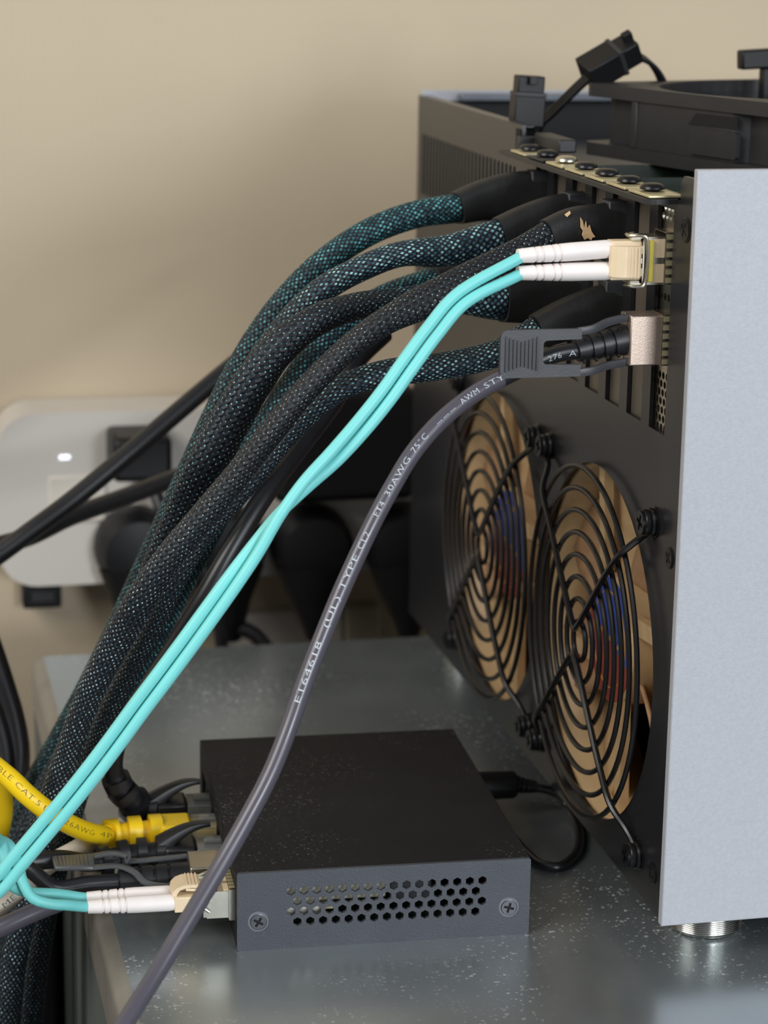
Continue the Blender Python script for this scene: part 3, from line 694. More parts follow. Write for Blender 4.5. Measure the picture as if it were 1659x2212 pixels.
# cream connector pair on the card side
def xr(px, py, Y): return A(px, py, Y)
def lc_pair(parent, o, eu, ew, eh, clipside):
    """two small connectors side by side along ew, pushed in along eu, with a shared clip bridging the latches on +eh"""
    o, eu, ew, eh = V(o), V(eu).normalized(), V(ew).normalized(), V(eh).normalized()
    M4 = Matrix(((eu.x, ew.x, eh.x, o.x), (eu.y, ew.y, eh.y, o.y), (eu.z, ew.z, eh.z, o.z), (0, 0, 0, 1)))
    for s in (-1, 1):
        m = Mesh().box((-.5, s*3.12-2.4, -2.5), (8.6, s*3.12+2.4, 2.3), M4)
        c = obj('connector', m, M_cream, parent, bevel=.35)
        obj('ferrule_nose', Mesh().box((8.4, s*3.12-2.1, -2.2), (13.5, s*3.12+2.1, 2.0), M4), M_cream, c, bevel=.2)
        lt = Mesh(); P = [(3.0, 4.6), (6.0, 4.3), (9.5, 3.4), (12.5, 2.1)]
        for i in range(3):
            (a, h), (b, k) = P[i], P[i+1]
            lt.add([M4 @ V((a, s*3.12-1.1, h)), M4 @ V((a, s*3.12+1.1, h)), M4 @ V((b, s*3.12+1.1, k)), M4 @ V((b, s*3.12-1.1, k)),
                    M4 @ V((a, s*3.12-1.1, h-.8)), M4 @ V((a, s*3.12+1.1, h-.8)), M4 @ V((b, s*3.12+1.1, k-.8)), M4 @ V((b, s*3.12-1.1, k-.8))],
                   [(0,1,2,3),(7,6,5,4),(0,4,5,1),(1,5,6,2),(2,6,7,3),(3,7,4,0)])
        obj('latch', lt, M_cream, c, smooth=False)
    # arched clip
    arc = [(-1.2, 2.2), (-.9, 3.6), (.4, 4.9), (2.4, 5.6), (4.6, 5.7), (7.2, 5.4)]
    inn = [(7.2, 4.5), (4.6, 4.75), (2.6, 4.6), (1.2, 4.0), (.4, 3.0), (.2, 2.2)]
    ring = arc + inn; n = len(ring); W = 4.3
    m = Mesh().add([M4 @ V((x, -W, z)) for x, z in ring] + [M4 @ V((x, W, z)) for x, z in ring],
                   [(i, (i+1) % n, n+(i+1) % n, n+i) for i in range(n)] + [tuple(range(n))[::-1], tuple(range(n, 2*n))])
    c = obj('clip', m, M_cream, parent, smooth=False)
    for x in (3.2, 4.2, 5.2, 6.2):
        obj('grip_rib', Mesh().box((x, -W, 5.45), (x+.35, W, 5.95), M4), M_cream, c, smooth=False)
zc1 = (b1b.z + b2b.z)/2
lc_pair(fib, (b1b.x - .6, YL, zc1), (1, 0, 0), (0, 0, 1), (0, -1, 0), -1)
# transceiver in the card
def transceiver(name, label, o, eu, ew, eh, L, latch=True):
    """pluggable module: mouth at o, pushed in along eu; ew width, eh points to the label side"""
    o, eu, ew, eh = V(o), V(eu).normalized(), V(ew).normalized(), V(eh).normalized()
    M4 = Matrix(((eu.x, ew.x, eh.x, o.x), (eu.y, ew.y, eh.y, o.y), (eu.z, ew.z, eh.z, o.z), (0, 0, 0, 1)))
    t = thing(name, label, 'transceiver', o)
    sh = Mesh()
    sh.box((1.5, -6.7, -4.3), (L, 6.7, -3.9), M4).box((3.5, -6.7, 3.7), (L, 6.7, 4.1), M4)
    sh.box((.5, -6.7, -3.9), (L, -6.3, 3.7), M4).box((.5, 6.3, -3.9), (L, 6.7, 3.7), M4).box((3, -.7, -3.9), (L, .7, 3.7), M4)
    obj('shell', sh, M_steel, t, smooth=False)
    for s in (-1, 1):
        obj('port_liner', Mesh().box((6.5, s*3.5-2.6, 3.3), (9.8, s*3.5+2.6, 4.25), M4), M_cream, t, smooth=False)
        obj('side_hook', Mesh().box((.2, s*6.5-.9, 1.2), (3.0, s*6.5+.9, 3.6), M4), M_comp, t, bevel=.3)
    bl = [V((2.2, -7.2, -2)), V((-.4, -7.2, .5)), V((-.2, -7.0, 3)), V((3.6, -7.0, 4.8)), V((4.2, -6.0, 4.9)), V((4.2, 6.0, 4.9)), V((3.6, 7.0, 4.8)), V((-.2, 7.0, 3)), V((-.4, 7.2, .5)), V((2.2, 7.2, -2))]
    obj('bail', Mesh().tube([M4 @ p for p in spline(bl, 1)], .5, 8), M_steel, t)
    if latch: obj('latch_stripe', Mesh().box((4.9, -5.8, 4.0), (6.4, 5.8, 5.0), M4), M_ylatch, t, bevel=.2)
    return t
transceiver('transceiver', 'silver transceiver with yellow latch stripe in the network card', (-11.3, NC, zc1), (1, 0, 0), (0, 0, 1), (0, -1, 0), 32)

# cord: two strands twisting slowly round a common centre line
cl_ = [(1116, 571, YL-1.2), (1050, 597, YL-3), (995, 646, YL-6), (947, 700, YL-8), (902, 758, YL-10), (852, 830, YL-12), (792, 907, YL-14), (722, 986, YL-16), (626, 1083, YL-18), (562, 1172, YL-19), (502, 1256, YL-20), (440, 1342, YL-20), (380, 1424, YL-20),
      (300, 1530, YL-19), (222, 1636, YL-18), (150, 1727, YL-16), (84, 1806, YL-14), (28, 1872, YL-12), (-20, 1926, YL-10), (-75, 1960, YL-6), (-112, 1930, YL-2), (-110, 1870, YL+2), (-70, 1826, YL+6), (-30, 1812, YL+8)]
CLP = pxpath(cl_, 2.0); NP = len(CLP)
Ls = [0.0]
for i in range(1, NP): Ls.append(Ls[-1] + (CLP[i]-CLP[i-1]).length)
icr = min(range(NP), key=lambda i: abs(pix(CLP[i])[0]-618) + abs(pix(CLP[i])[1]-1092))
scr = Ls[icr]
yL1, yL2 = None, None
strands = ([], [])
for i in range(NP):
    t = (CLP[min(i+1, NP-1)] - CLP[max(i-1, 0)]).normalized()
    n0 = CAM - CLP[i]; n0 = (n0 - t*n0.dot(t)).normalized(); bb = n0.cross(t)
    f = Ls[i]; x = (f - scr)/26.0
    phi = PI/2 * math.tanh(x)            # -90 .. +90: the strands swap sides at the crossing
    sep = 1.72 if f > 12 else 1.72 + (b1a - b2a).length*.5*(1 - f/12)*.36
    dirv = bb*(math.sin(phi)) + n0*math.cos(phi)*1.0
    strands[0].append(CLP[i] + dirv*sep); strands[1].append(CLP[i] - dirv*sep)
# ends into the boots at the card; the far ends run on to the switch connectors
SWO = V((-120.6, -43.1, 0)); SWA = -.05
SX, SY = V((math.cos(SWA), math.sin(SWA), 0)), V((-math.sin(SWA), math.cos(SWA), 0))
def SL(x, y, z): return SWO + SX*x + SY*y + V((0, 0, z))
LCY, LCZ = 13.2, 12.3
e_near, e_far = SL(-42.6, LCY-3.12, LCZ), SL(-42.6, LCY+3.12, LCZ)
up_end = 0 if (strands[0][0]-b1a).length < (strands[0][0]-b2a).length else 1
for idx, S in enumerate(strands):
    head = b1a if idx == up_end else b2a
    S = [head + V((1.5, 0, 0))*1.0, head + V((-1.0, 0, 0))] + S[6:]
    far = idx == 0
    if far: tail = [A(4, 1822, -30), A(11, 1858, -32), A(14, 1893, -32), A(32, 1918, -31), A(66, 1928, -29), A(120, 1931, -28)]; end = e_far
    else: tail = [A(20, 1826, -26), A(38, 1862, -28), A(49, 1905, -33), A(70, 1940, -36), A(110, 1953, -36), A(140, 1955, -35)]; end = e_near
    P = spline(S[::5] + tail + [end, end + SX*2], 1.6)
    obj('fibre_jacket', Mesh().tube(P, 1.62, 14), M_aqua, fib)
for e in (e_near, e_far): lcboot(fib, e - SX*.5, e + SX*25.5, 1.95, 2.55)
lc_pair(fib, SL(-17.2, LCY, LCZ), SX, SY, (0, 0, 1), 1)

# ------------------------------------------------------------------ direct attach cable on the card
dac = thing('direct_attach_cable', 'grey direct attach cable with printed jacket and ribbed pull tab', 'cable', A(600, 1640, -90))
zc = 181.2
sh = Mesh().box((-10.8, NC-5.0, zc-7.1), (-1.2, NC+4.6, zc+7.1)).box((-1.2, NC-4.0, zc-6.7), (24, NC+4.0, zc+6.7))
obj('connector_shell', sh, M_shell, dac, bevel=.4)
obj('shell_seam', Mesh().box((-10.95, NC+.2, zc-7.15), (-10.75, NC+.5, zc+7.15)), M_steel, dac, smooth=False)
ba, bb_ = V((-10.6, NC-.2, zc-.2)), A(1243, 757, NC-.8)
ax = bb_-ba; L = ax.length
prof = [(0, 4.4), (.7, 4.5)]
for f in (.30, .52, .74): prof += [(f*L-.5, 4.4-.9*f), (f*L-.4, 3.7-.8*f), (f*L+.4, 3.7-.8*f), (f*L+.5, 4.35-.9*f)]
prof += [(L-.3, 3.4), (L, 2.9)]
bt = obj('boot', Mesh().lathe(prof, ba, ax, 28), M_rubber, dac, angle=50)
for f in (.18, .40, .62, .86):
    for s in (-1, 1):
        rr = 4.42-.95*f
        c = ba + ax*f + V((0, -.55, .8*s)).normalized()*rr*.93
        obj('notch_shade', Mesh().box((-.45, -.5, -1.1), (.45, .5, 1.1), Matrix.Translation(c) @ Matrix.Rotation(.5*s, 4, 'X')), M_shade, bt, bevel=.2)  # dark block stands in for the shade in a notch
gp = [(1252, 757, NC-.8), (1205, 764, NC-2), (1150, 785, NC-3), (1095, 812, NC-5), (1040, 841, NC-8), (990, 876, NC-11), (940, 921, NC-14), (890, 981, NC-17), (850, 1047, NC-20), (812, 1117, NC-23), (778, 1187, NC-25), (738, 1275, NC-28), (698, 1372, NC-31), (660, 1470, NC-34), (622, 1578, NC-37), (583, 1674, NC-41), (530, 1775, NC-45), (472, 1877, NC-50), (408, 1985, NC-57), (342, 2096, NC-65), (272, 2207, NC-75), (200, 2320, NC-86)]
GP = pxpath(gp, 2.0); RG = 2.42
isp = min(range(len(GP)), key=lambda i: abs(pix(GP[i])[0]-1085))
obj('jacket_end', Mesh().tube(GP[:isp+1], RG+.02, 18), M_dacblk, dac)
gj = obj('jacket', Mesh().tube(GP[isp:], RG, 18), M_grey, dac)
for txt, a, b in (('E164618', (645, 1508), (692, 1385)), ('(UL)', (707, 1350), (732, 1289)), ('TYPE', (739, 1273), (770, 1200)), ('CL2', (778, 1186), (799, 1143)), ('FT4', (809, 1124), (828, 1088)),
                  ('30AWG', (834, 1075), (884, 990)), ('75°C', (892, 977), (921, 943)), ('--- --- ---', (936, 924), (978, 886)), ('AWM', (992, 876), (1031, 849)), ('STY', (1041, 843), (1085, 820))):
    cable_text(gj, txt, GP, RG, a, b, M_print, 2.3, ang=.12)
cable_text(dac, '276', GP, RG+.02, (1178, 774), (1210, 763), M_print, 2.3, ang=-.25)
cable_text(dac, 'A', GP, RG+.02, (1226, 760), (1240, 757), M_print, 2.3, ang=-.25)
# pull tab: ribbed grip with a window, two arms back to the shell
YT = NC - 7.2
def tabuv(px, py): p = A(px, py, YT); return (p.x, p.z)
g0 = tabuv(1081, 713); g1_ = tabuv(1252, 812)
w0, w1 = tabuv(1173, 735), tabuv(1252, 785)
x0, z1 = g0; x1, z0 = g1_
full = rrect(x0, z0, x1+6, z1, 2.2, 5)
left = [p for p in full if p[0] < (x0+x1)/2]                       # the rounded grip end, from top to bottom
def arcq(cx, cz, r, a0, a1): return [(cx + r*math.cos(math.radians(a0 + (a1-a0)*i/4)), cz + r*math.sin(math.radians(a0 + (a1-a0)*i/4))) for i in range(5)]
gr = [[(x1, z1)] + left + [(x1, z0), (x1, w1[1]-.2)] + arcq(w0[0]+1.2, w1[1]+1.2, 1.2, 270, 180) + arcq(w0[0]+1.2, w0[1]-1.2, 1.2, 180, 90) + [(x1, w0[1]+.2)]]
pt = obj('pull_tab', Mesh().plate(gr, 1.5, (0, YT, 0), (1, 0, 0), (0, 0, 1)), M_tab, dac, smooth=False, bevel=.25)
for i in range(9):
    xx = x0 + 1.3 + i*1.12; h = (z1-z0)*.5 - 1.8 - (1.5*(1-abs(i-4.2)/4.2))
    obj('grip_rib', Mesh().box((xx, YT-1.25, (z0+z1)/2-h), (xx+.42, YT-.7, (z0+z1)/2+h)), M_tab, pt, bevel=.12)
for zt_, ze in ((z1-.9, zc+6.4), (z0+.9, zc-6.4)):
    P = spline([V((x1-1, YT, zt_)), V((x1+3.5, YT+.4, zt_*.8+ze*.2)), V((-17, YT+3.0, zt_*.3+ze*.7)), V((-10.6, NC-2.2, ze))], 1)
    obj('tab_arm', Mesh().tube(P, (1.2, .75), 10, up=V((0, 0, 1)), sq=4), M_tab, pt)

# ------------------------------------------------------------------ network switch
SWW, SWD, SWH = 88.0, 116.0, 24.4
sw = thing('network_switch', 'small black metal network switch with a grille of hexagon holes', 'network switch', SWO, rz=SWA)
M4s = Matrix(((SX.x, SY.x, 0, SWO.x), (SX.y, SY.y, 0, SWO.y), (0, 0, 1, 0), (0, 0, 0, 1)))
def swm(m): m.v = [M4s @ p for p in m.v]; return m
body = Mesh().box((0, 1.3, 23.3), (SWW, SWD, SWH)).box((0, 1.3, 0), (SWW, SWD, 1.1)).box((0, SWD-1.1, 1.1), (SWW, SWD, 23.3)).box((SWW-1.1, 1.3, 1.1), (SWW, SWD-1.1, 23.3))
obj('housing', swm(body), M_switch, sw, bevel=.3)
# port side wall with openings
ports = [('sfp', LCY, LCZ), ('sfp', 31.5, 10.8), ('rj', 50, 11), ('rj', 66.5, 11), ('rj', 84, 11), ('rj', 101, 11)]
hs_ = []
for kd, y, z in ports:
    wd, hh = (7.2, 4.8) if kd == 'sfp' else (6.6, 5.8)
    hs_.append([(y-wd, z-hh), (y+wd, z-hh), (y+wd, z+hh), (y-wd, z+hh)])
obj('port_wall', swm(Mesh().plate([[(1.3, 1.1), (SWD-1.1, 1.1), (SWD-1.1, 23.3), (1.3, 23.3)]] + hs_, 1.1, (.55, 0, 0), (0, 1, 0), (0, 0, 1))), M_switch, sw, smooth=False)
for kd, y, z in ports:
    if kd == 'sfp': cage(sw, SL(.9, y, z), -SX, SY, (0, 0, 1), 14.2, 9.4, 26, 'port_cage')
    else:
        obj('port_jack', swm(Mesh().box((1.2, y-6.5, z-5.7), (1.8, y-5.9, z+5.7)).box((1.2, y+5.9, z-5.7), (1.8, y+6.5, z+5.7)).box((12, y-6.5, z-5.7), (13, y+6.5, z+5.7))), M_plast, sw, smooth=False)
# front grille
M_swscrew = mat('grey_machine_screw', (84, 84, 88), .32, metal=.5, var=.1, vs=400)
M_rim = mat('pale_screw_rim', (104, 108, 116), .35, var=.1, vs=300)  # paler ring round each screw head
hx = []; rws = []
for rI in range(4):
    z = 18.15 - 3.28*rI
    for c in range(16 if rI % 2 == 0 else 15):
        x = 15.9 + c*3.83 + (1.91 if rI % 2 else 0); hx.append(circ(x, z, 1.42, 6, PI/2))
for x in (6.2, 81.6): hx.append(circ(x, 9.1, 1.2, 12))
obj('grille_panel', swm(Mesh().plate([rrect(0, 0, SWW, SWH, .6, 2)] + hx, 1.2, (0, .6, 0), (1, 0, 0), (0, 0, 1))), M_swfront, sw, smooth=False)
for x in (6.2, 81.6):
    obj('screw_rim', swm(Mesh().torus((x, 0, 9.1), (0, 1, 0), 2.8, .38, 28, 6)), M_rim, sw)
    s_ = screw(sw, SL(x, .15, 9.1), -SY, 2.55, .7, M_swscrew, rot=.25 if x < 40 else .5)
obj('circuit_board', swm(Mesh().box((3, 5, 5.2), (84, 112, 6.8))), M_pcb, sw, smooth=False)
obj('transformer_block', swm(Mesh().box((13, 4.5, 12.6), (45, 20, 21))), M_comp, sw, bevel=.5)
obj('heat_sink', swm(Mesh().box((47, 10, 8), (60, 30, 17))), M_chip, sw, bevel=.5)
obj('crystal', swm(Mesh().box((25.5, 4, 10), (29.5, 6, 12.2))), M_brass, sw, bevel=.2)
# transceiver and second direct attach cable in the switch
transceiver('transceiver', 'silver transceiver in the switch behind the cream fibre clip', SL(-9.8, LCY, LCZ), SX, SY, (0, 0, 1), 34, latch=False)
d2 = thing('direct_attach_cable', 'black direct attach cable with a smoky pull tab in the switch', 'cable', SL(-60, 31.5, 0))
dy_, dz_ = 31.5, 11.5
obj('connector_shell', swm(Mesh().box((-11.5, dy_-6.9, dz_-4.6), (-.2, dy_+6.9, dz_+5.0)).box((-.2, dy_-6.6, dz_-4.2), (25, dy_+6.6, dz_+3.6))), M_steel, d2, bevel=.4)
ba, bb_ = SL(-11.2, dy_-1.5, dz_), SL(-33, dy_-2.0, dz_)
ax = bb_-ba; L = ax.length; prof = [(0, 4.6), (.5, 4.7)]
for f in (.3, .5, .7): prof += [(f*L-.5, 4.6-.6*f), (f*L-.4, 3.9-.6*f), (f*L+.4, 3.9-.6*f), (f*L+.5, 4.6-.6*f)]
prof += [(L-.4, 3.9), (L, 2.8)]
obj('boot', Mesh().lathe(prof, ba, ax, 24), M_rubber, d2, angle=50)
P = spline([SL(-31, dy_-2, dz_), SL(-42, dy_-2.5, dz_), SL(-52, dy_-3.5, dz_-.3), A(44, 1868, -14), A(-40, 1880, -14), A(-140, 1930, -10)], 2)
obj('jacket', Mesh().tube(P, 2.45, 14), M_dacblk, d2)
ZT2 = 16.6
pl = [AZ(112, 1853, ZT2), AZ(118, 1878, ZT2), AZ(205, 1877, ZT2), AZ(203, 1847, ZT2)]
tb2 = Mesh()
lo = [p - V((0, 0, .8)) for p in pl]; hi = [p + V((0, 0, .8)) for p in pl]
tb2.add(lo + hi, [(0, 1, 2, 3)[::-1], (4, 5, 6, 7), (0, 1, 5, 4), (1, 2, 6, 5), (2, 3, 7, 6), (3, 0, 4, 7)])
pt2 = obj('pull_tab', tb2, M_tabclr, d2, bevel=.6)
for i in range(9):
    f = (i+1)/11; a, b = pl[0].lerp(pl[3], f), pl[1].lerp(pl[2], f)
    obj('grip_rib', Mesh().tube([a.lerp(b, .12)+V((0, 0, .8)), a.lerp(b, .88)+V((0, 0, .8))], .28, 6), M_tabclr, pt2)
obj('tab_arm', Mesh().tube(spline([AZ(200, 1850, ZT2), AZ(245, 1843, ZT2+.4), AZ(280, 1852, ZT2+.4), SL(-30, dy_+4, ZT2-1), SL(-9, dy_+5.6, dz_+4)], 1), (.6, 1.2), 10, up=V((0, 0, 1)), sq=4), M_tabclr, pt2)
obj('tab_arm', Mesh().tube(spline([AZ(200, 1874, ZT2), AZ(255, 1871, ZT2), AZ(290, 1884, ZT2-.6), AZ(318, 1908, ZT2-2.6), SL(-9, dy_-7.3, dz_-1)], 1), (.6, 1.2), 10, up=V((0, 0, 1)), sq=4), M_tabclr, pt2)

# ------------------------------------------------------------------ ethernet cables
def rj45(t, y, z, mt_boot, fin=None, L=22):
    """clear plug in the jack at switch position y, ribbed boot behind it"""
    obj('plug', swm(Mesh().box((-7.5, y-5.8, z-3.6), (9, y+5.8, z+3.0)).box((-5, y-1.6, z+3.0), (5, y+1.6, z+4.6))), M_clear, t, bevel=.3)
    obj('plug_core', swm(Mesh().box((-7.4, y-4.4, z-2.2), (7, y+4.4, z+1.6))), mt_boot, t, bevel=.3)
    obj('boot_body', swm(Mesh().box((-17.5, y-6.1, z-4.2), (-7.6, y+6.1, z+3.8))), mt_boot, t, bevel=1.0)
    if fin:
        arc = []
        for i in range(9):
            f = i/8; arc.append(SL(-18.5 + 15.5*f, y, z + 3.0 + 6.2*math.sin(f*PI*.55)))
        obj('latch_fin', Mesh().tube(arc, lambda f: (2.0*(1-f)+.7, 2.8*(1-f)+1.5), 12, up=V((0, 0, 1)), sq=3), fin, t)
def boot_rings(t, P, r0_, r1_, mt, n=4):
    """open strain relief: rings and bridges along the cable"""
    L = len(P); core = obj('strain_relief', Mesh().tube(P, lambda f: r0_*.72 + (r1_-r0_)*.72*f, 16), mt, t)
    for i in range(n):
        a = int(L*(i+.18)/n); b = max(a+2, int(L*(i+.72)/n)); seg = P[a:b+1]
        if len(seg) < 2: continue
        f = (i+.5)/n; rr = r0_ + (r1_-r0_)*f
        obj('relief_ring', Mesh().tube(seg, rr, 16, sq=3), mt, core, angle=50)
# yellow
ye = thing('ethernet_cable', 'yellow ethernet cable plugged into the switch', 'cable', SL(-60, 66, 0))
yy_, yz_ = 66.5, 12.0
rj45(ye, yy_, yz_, M_yellow)
yp = [SL(-17, yy_, yz_), SL(-26, yy_-.6, yz_+.1), SL(-34, yy_-1.5, yz_), A(222, 1805, 17), A(170, 1790, 9), A(110, 1757, 4), A(60, 1718, 4), A(15, 1676, 6), A(-40, 1640, 10), A(-100, 1660, 18), A(-110, 1740, 26), A(-60, 1790, 28)]
YP = spline(yp, 1.2); ibt = min(range(len(YP)), key=lambda i: abs((YP[i]-SWO).dot(SX) + 35))
boot_rings(ye, YP[:ibt], 5.3, 4.8, M_yellow, 3)
RY = 3.15
yj = obj('jacket', Mesh().tube(YP[max(0, ibt-3):], RY, 18), M_yellow, ye)
cable_text(yj, '26AWG', YP, RY, (130, 1768), (188, 1798), M_printb, 2.4, ang=.1)
cable_text(yj, '4P', YP, RY, (196, 1801), (222, 1807), M_printb, 2.4, ang=.15)
cable_text(yj, 'U', YP, RY, (88, 1738), (102, 1748), M_printb, 2.4, ang=.1)
cable_text(yj, 'CABLE CAT.5', YP, RY, (-30, 1645), (82, 1732), M_printb, 2.4, ang=.1)
yl = thing('yellow_cable', 'yellow cable loop hanging at the left frame edge under the yellow ethernet cable', 'cable', A(6, 1800, 40))
obj('jacket', Mesh().tube(pxpath([(-30, 1640, 34), (2, 1690, 34), (8, 1740, 36), (2, 1790, 38), (-14, 1850, 40), (-40, 1920, 42)], 2), 3.1, 16), M_yellow, yl)
# upper black one: drops from behind the bundle
be = thing('ethernet_cable', 'black ethernet cable dropping behind the bundle into the farthest used port', 'cable', SL(-50, 84, 0))
by_, bz_ = 84, 12.4
rj45(be, by_, bz_, M_rubber, fin=M_rubber)
bp_ = [SL(-17, by_, bz_), SL(-24, by_, bz_+.4), A(290, 1733, 38), A(262, 1706, 36), A(245, 1662, 35), A(250, 1612, 33), A(278, 1552, 28), A(324, 1480, 23), A(380, 1392, 19), A(444, 1285, 15), A(508, 1172, 17), A(570, 1072, 24), A(645, 970, 40), A(720, 870, 54), A(770, 780, 62), A(830, 720, 70)]
BP = spline(bp_, 1.4); ib2 = min(range(len(BP)//2), key=lambda i: (pix(BP[i])[0]-255)**2 + (pix(BP[i])[1]-1695)**2)
boot_rings(be, BP[:ib2+4], 5.4, 4.6, M_rubber, 5)
obj('jacket', Mesh().tube(BP[ib2:], 3.2, 16), M_cordbk, be)
# lower black one: mostly hidden by the pull tab
b3 = thing('ethernet_cable', 'black ethernet cable between the yellow plug and the metal shell', 'cable', SL(-50, 50, 0))
cy_, cz_ = 50.0, 11.2
rj45(b3, cy_, cz_, M_rubber, fin=M_rubber)
cp = [SL(-17, cy_, cz_), SL(-30, cy_-.5, cz_), SL(-40, cy_-3, cz_-.5), A(130, 1856, 1), A(60, 1862, -1), A(-30, 1876, -1), A(-110, 1905, 0)]
CP = spline(cp, 1.4); ib3 = min(range(len(CP)), key=lambda i: abs((CP[i]-SWO).dot(SX) + 40))
boot_rings(b3, CP[:ib3], 5.4, 4.4, M_rubber, 4)
obj('jacket', Mesh().tube(CP[ib3-2:], 2.9, 14), M_cordbk, b3)
# off-white cable crossing below
wc = thing('white_cable', 'off-white cable running under the yellow cable and the pull tab', 'cable', A(120, 1860, 30))
WP = spline([AZ(330, 1772, 3.4), AZ(290, 1778, 3.4), AZ(235, 1797, 3.4), AZ(200, 1815, 3.3), A(155, 1840, 14), A(105, 1868, 10), A(60, 1905, 8), A(15, 1945, 5), A(-50, 2000, 2)], 2)
wj = obj('jacket', Mesh().tube(WP, 3.0, 16), M_wcord, wc)
cable_text(wj, 'ME', WP, 3.0, (2, 1956), (28, 1934), mat('dark_print', (60, 56, 56), .6), 2.4, ang=-.2)
# grey cord under the fibre loop
gc = thing('grey_cable', 'dark grey cord passing below the fibre loop at the left edge', 'cable', A(90, 1970, 10))
obj('jacket', Mesh().tube(spline([AZ(320, 1900, 3.2), AZ(250, 1910, 3.4), A(160, 1938, -4), A(80, 1968, -5), A(10, 2000, -6), A(-60, 2035, -6)], 2), 2.9, 14), M_grey, gc)
# power lead of the switch
dc = thing('power_lead', 'thin black power lead plugged into the back of the switch', 'cable', SL(100, 91, 0))
p0, p1 = SL(SWW+.3, 91, 12.5), SL(SWW+17, 92, 12)
ax = p1-p0; L = ax.length
obj('plug', Mesh().lathe([(0, 2.7), (1, 2.8), (1.2, 4.9), (L-1, 4.7), (L, 4.0)], p0, ax, 24), M_plast, dc, angle=50)
q0 = p1; q1 = p1 + SX*7 + V((0, 0, -1.2))
ax = q1-q0; prof = []
for i in range(4): prof += [(ax.length*i/4, 3.2-.3*i), (ax.length*(i+.6)/4, 3.1-.3*i), (ax.length*(i+.65)/4, 2.2), (ax.length*(i+.98)/4, 2.1)]
obj('strain_relief', Mesh().lathe(prof, q0, ax, 18), M_plast, dc, angle=50)
dp = spline([q1 - SX, AZ(1198, 1712, 8), AZ(1222, 1738, 4.0), AZ(1244, 1775, 1.9), AZ(1252, 1815, 1.7), AZ(1240, 1850, 1.7), AZ(1205, 1872, 1.7), AZ(1170, 1868, 1.7), AZ(1140, 1845, 1.7), AZ(1100, 1800, 1.7)], 1.5)
obj('jacket', Mesh().tube(dp, 1.55, 12), M_cordbk, dc)

# ------------------------------------------------------------------ power cords at the left
def cord(label, pts, r, mt=M_cordbk, name='power_cable'):
    t = thing(name, label, 'cable', A(*pts[len(pts)//2]))
    obj('jacket', Mesh().tube(pxpath(pts, 3), r, 16), mt, t); return t
cord('black power cord running diagonally from the bundle past the indicator light', [(720, 640, 196), (620, 698, 192), (520, 776, 188), (400, 876, 180), (280, 978, 172), (150, 1085, 165), (60, 1152, 160), (-40, 1225, 156), (-130, 1290, 150)], 3.6)
cord('black power cord crossing under the diagonal cord at the left edge', [(640, 905, 238), (560, 950, 232), (450, 1003, 224), (370, 1036, 214), (260, 1077, 204), (150, 1117, 192), (60, 1160, 182), (-40, 1186, 174), (-130, 1200, 166)], 3.6)
cord('thick black cord curving down at the left edge above the yellow cable', [(-60, 1300, 150), (-25, 1390, 148), (5, 1480, 144), (28, 1560, 140), (38, 1630, 136), (30, 1700, 132), (5, 1780, 130), (-40, 1860, 128)], 4.6)
cord('black cord hugging the thick cord at the left edge', [(-80, 1400, 110), (-40, 1480, 106), (-5, 1560, 100), (12, 1640, 96), (5, 1720, 92), (-20, 1800, 90)], 3.4)

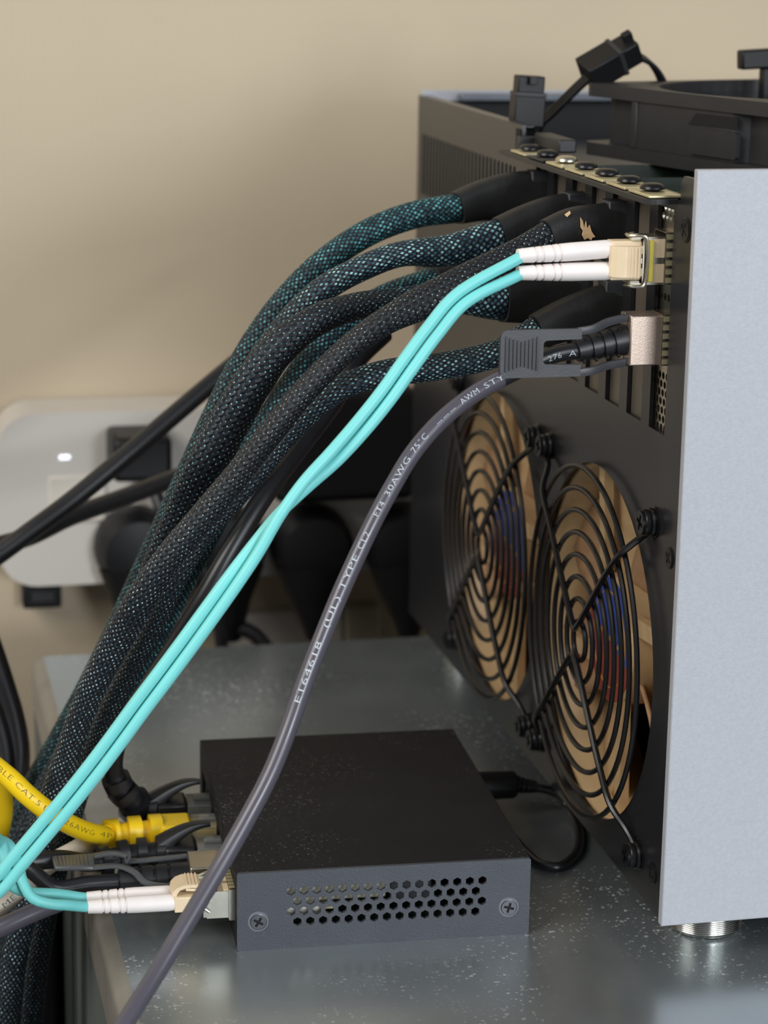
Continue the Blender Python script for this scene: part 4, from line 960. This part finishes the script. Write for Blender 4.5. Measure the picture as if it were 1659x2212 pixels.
# ------------------------------------------------------------------ power strip with plugs
ps_ = thing('power_strip', 'white power strip with a lit indicator on the wall', 'power strip', (-40, 345, 8))
pq = Mesh().plate([rrect(-167, 7.5, 140, 86, 17, 8)], 32, (0, 346, 0), (1, 0, 0), (0, 0, 1))
obj('housing', pq, M_strip, ps_, bevel=3)
lp_ = A(140, 988, 329.9)
obj('indicator', Mesh().box((lp_.x-2.4, 329.3, lp_.z-1.0), (lp_.x+2.4, 330.4, lp_.z+1.0)), M_led, ps_, bevel=.6)
ss = A(170, 1075, 330)
obj('rocker_switch', Mesh().box((ss.x-13, 329.0, ss.z-11), (ss.x+12, 330.2, ss.z+10)), mat('switch_cap', (214, 206, 194), .35), ps_, bevel=.6)
def plug(label, cx, cz, cord_pts):
    t = thing('power_plug', label, 'plug', (cx, 318, cz), 'round black plugs')
    obj('face', Mesh().lathe([(0, 18.6), (3, 19), (13, 18.2), (19, 15), (20.5, 8), (20.6, .1)], (cx, 329.7, cz), (0, -1, 0), 32), M_plast, t)
    P = [V((cx, 318, cz-8)), V((cx, 317, cz-20)), V((cx+1, 316, cz-32)), V((cx+1.5, 316, cz-42))]
    obj('neck', Mesh().tube(spline(P, 2), lambda f: (12.5*(1-f)**1.1 + 5.2, 8*(1-f) + 4.4), 16, up=V((1, 0, 0))), M_plast, t)
    obj('cord', Mesh().tube(spline([P[-1] + V((0, 0, 6))] + cord_pts, 3), 3.6, 12), M_cordbk, t)
    return t
def dn(cx, cz, dx, yb=300): return [V((cx+1.5+dx*.15, 314, cz-60)), V((cx+dx*.5, 306, cz-95)), V((cx+dx, 300, cz-150)), V((cx+dx*1.2, 296, cz-260))]
plug('round black plug leftmost on the power strip', -106.7, 25, dn(-106.7, 25, 20))
plug('round black plug half hidden by the braided bundle', -67.5, 24.5, [V((-56, 312, -14)), V((-44, 306, -32)), V((-33, 300, -52)), V((-20, 296, -90)), V((-10, 296, -200))])
plug('round black plug under the large adapter', -27.5, 23, dn(-27.5, 23, 6))
plug('round black plug rightmost, beside the computer case', 15.5, 22, dn(15.5, 22, 4))
fp = thing('flat_plug', 'flat square black plug above the leftmost round plug', 'plug', (-106, 315, 60))
obj('body', Mesh().box((-119, 300, 60.5), (-93.4, 329.6, 80)), M_plast, fp, bevel=2.5)
obj('cord', Mesh().tube(spline([V((-102, 312, 62)), V((-98, 303, 48)), V((-91, 297, 36)), V((-80, 296, 20)), V((-74, 296, -4)), V((-70, 296, -60))], 3), 3.0, 12), M_cordbk, fp)
ad = thing('power_adapter', 'large black power adapter block on the strip behind the cables', 'power adapter', (-17, 315, 47))
obj('body', Mesh().box((-47.5, 302, 47.5), (16, 329.6, 98)), M_plast, ad, bevel=4)
ck = thing('cable_clip', 'small black clip on the wall under the left end of the strip', 'clip', (-146, 358, -9))
q = A(92, 1285, 352)
obj('body', Mesh().box((q.x-9, 350, q.z-6), (q.x+8.5, WY-.2, q.z+6)), M_plast, ck, bevel=1)
obj('slot', Mesh().box((q.x-5, 349.6, q.z-2.5), (q.x+5, 350.2, q.z+2)), M_fanblk, ck, bevel=.1)
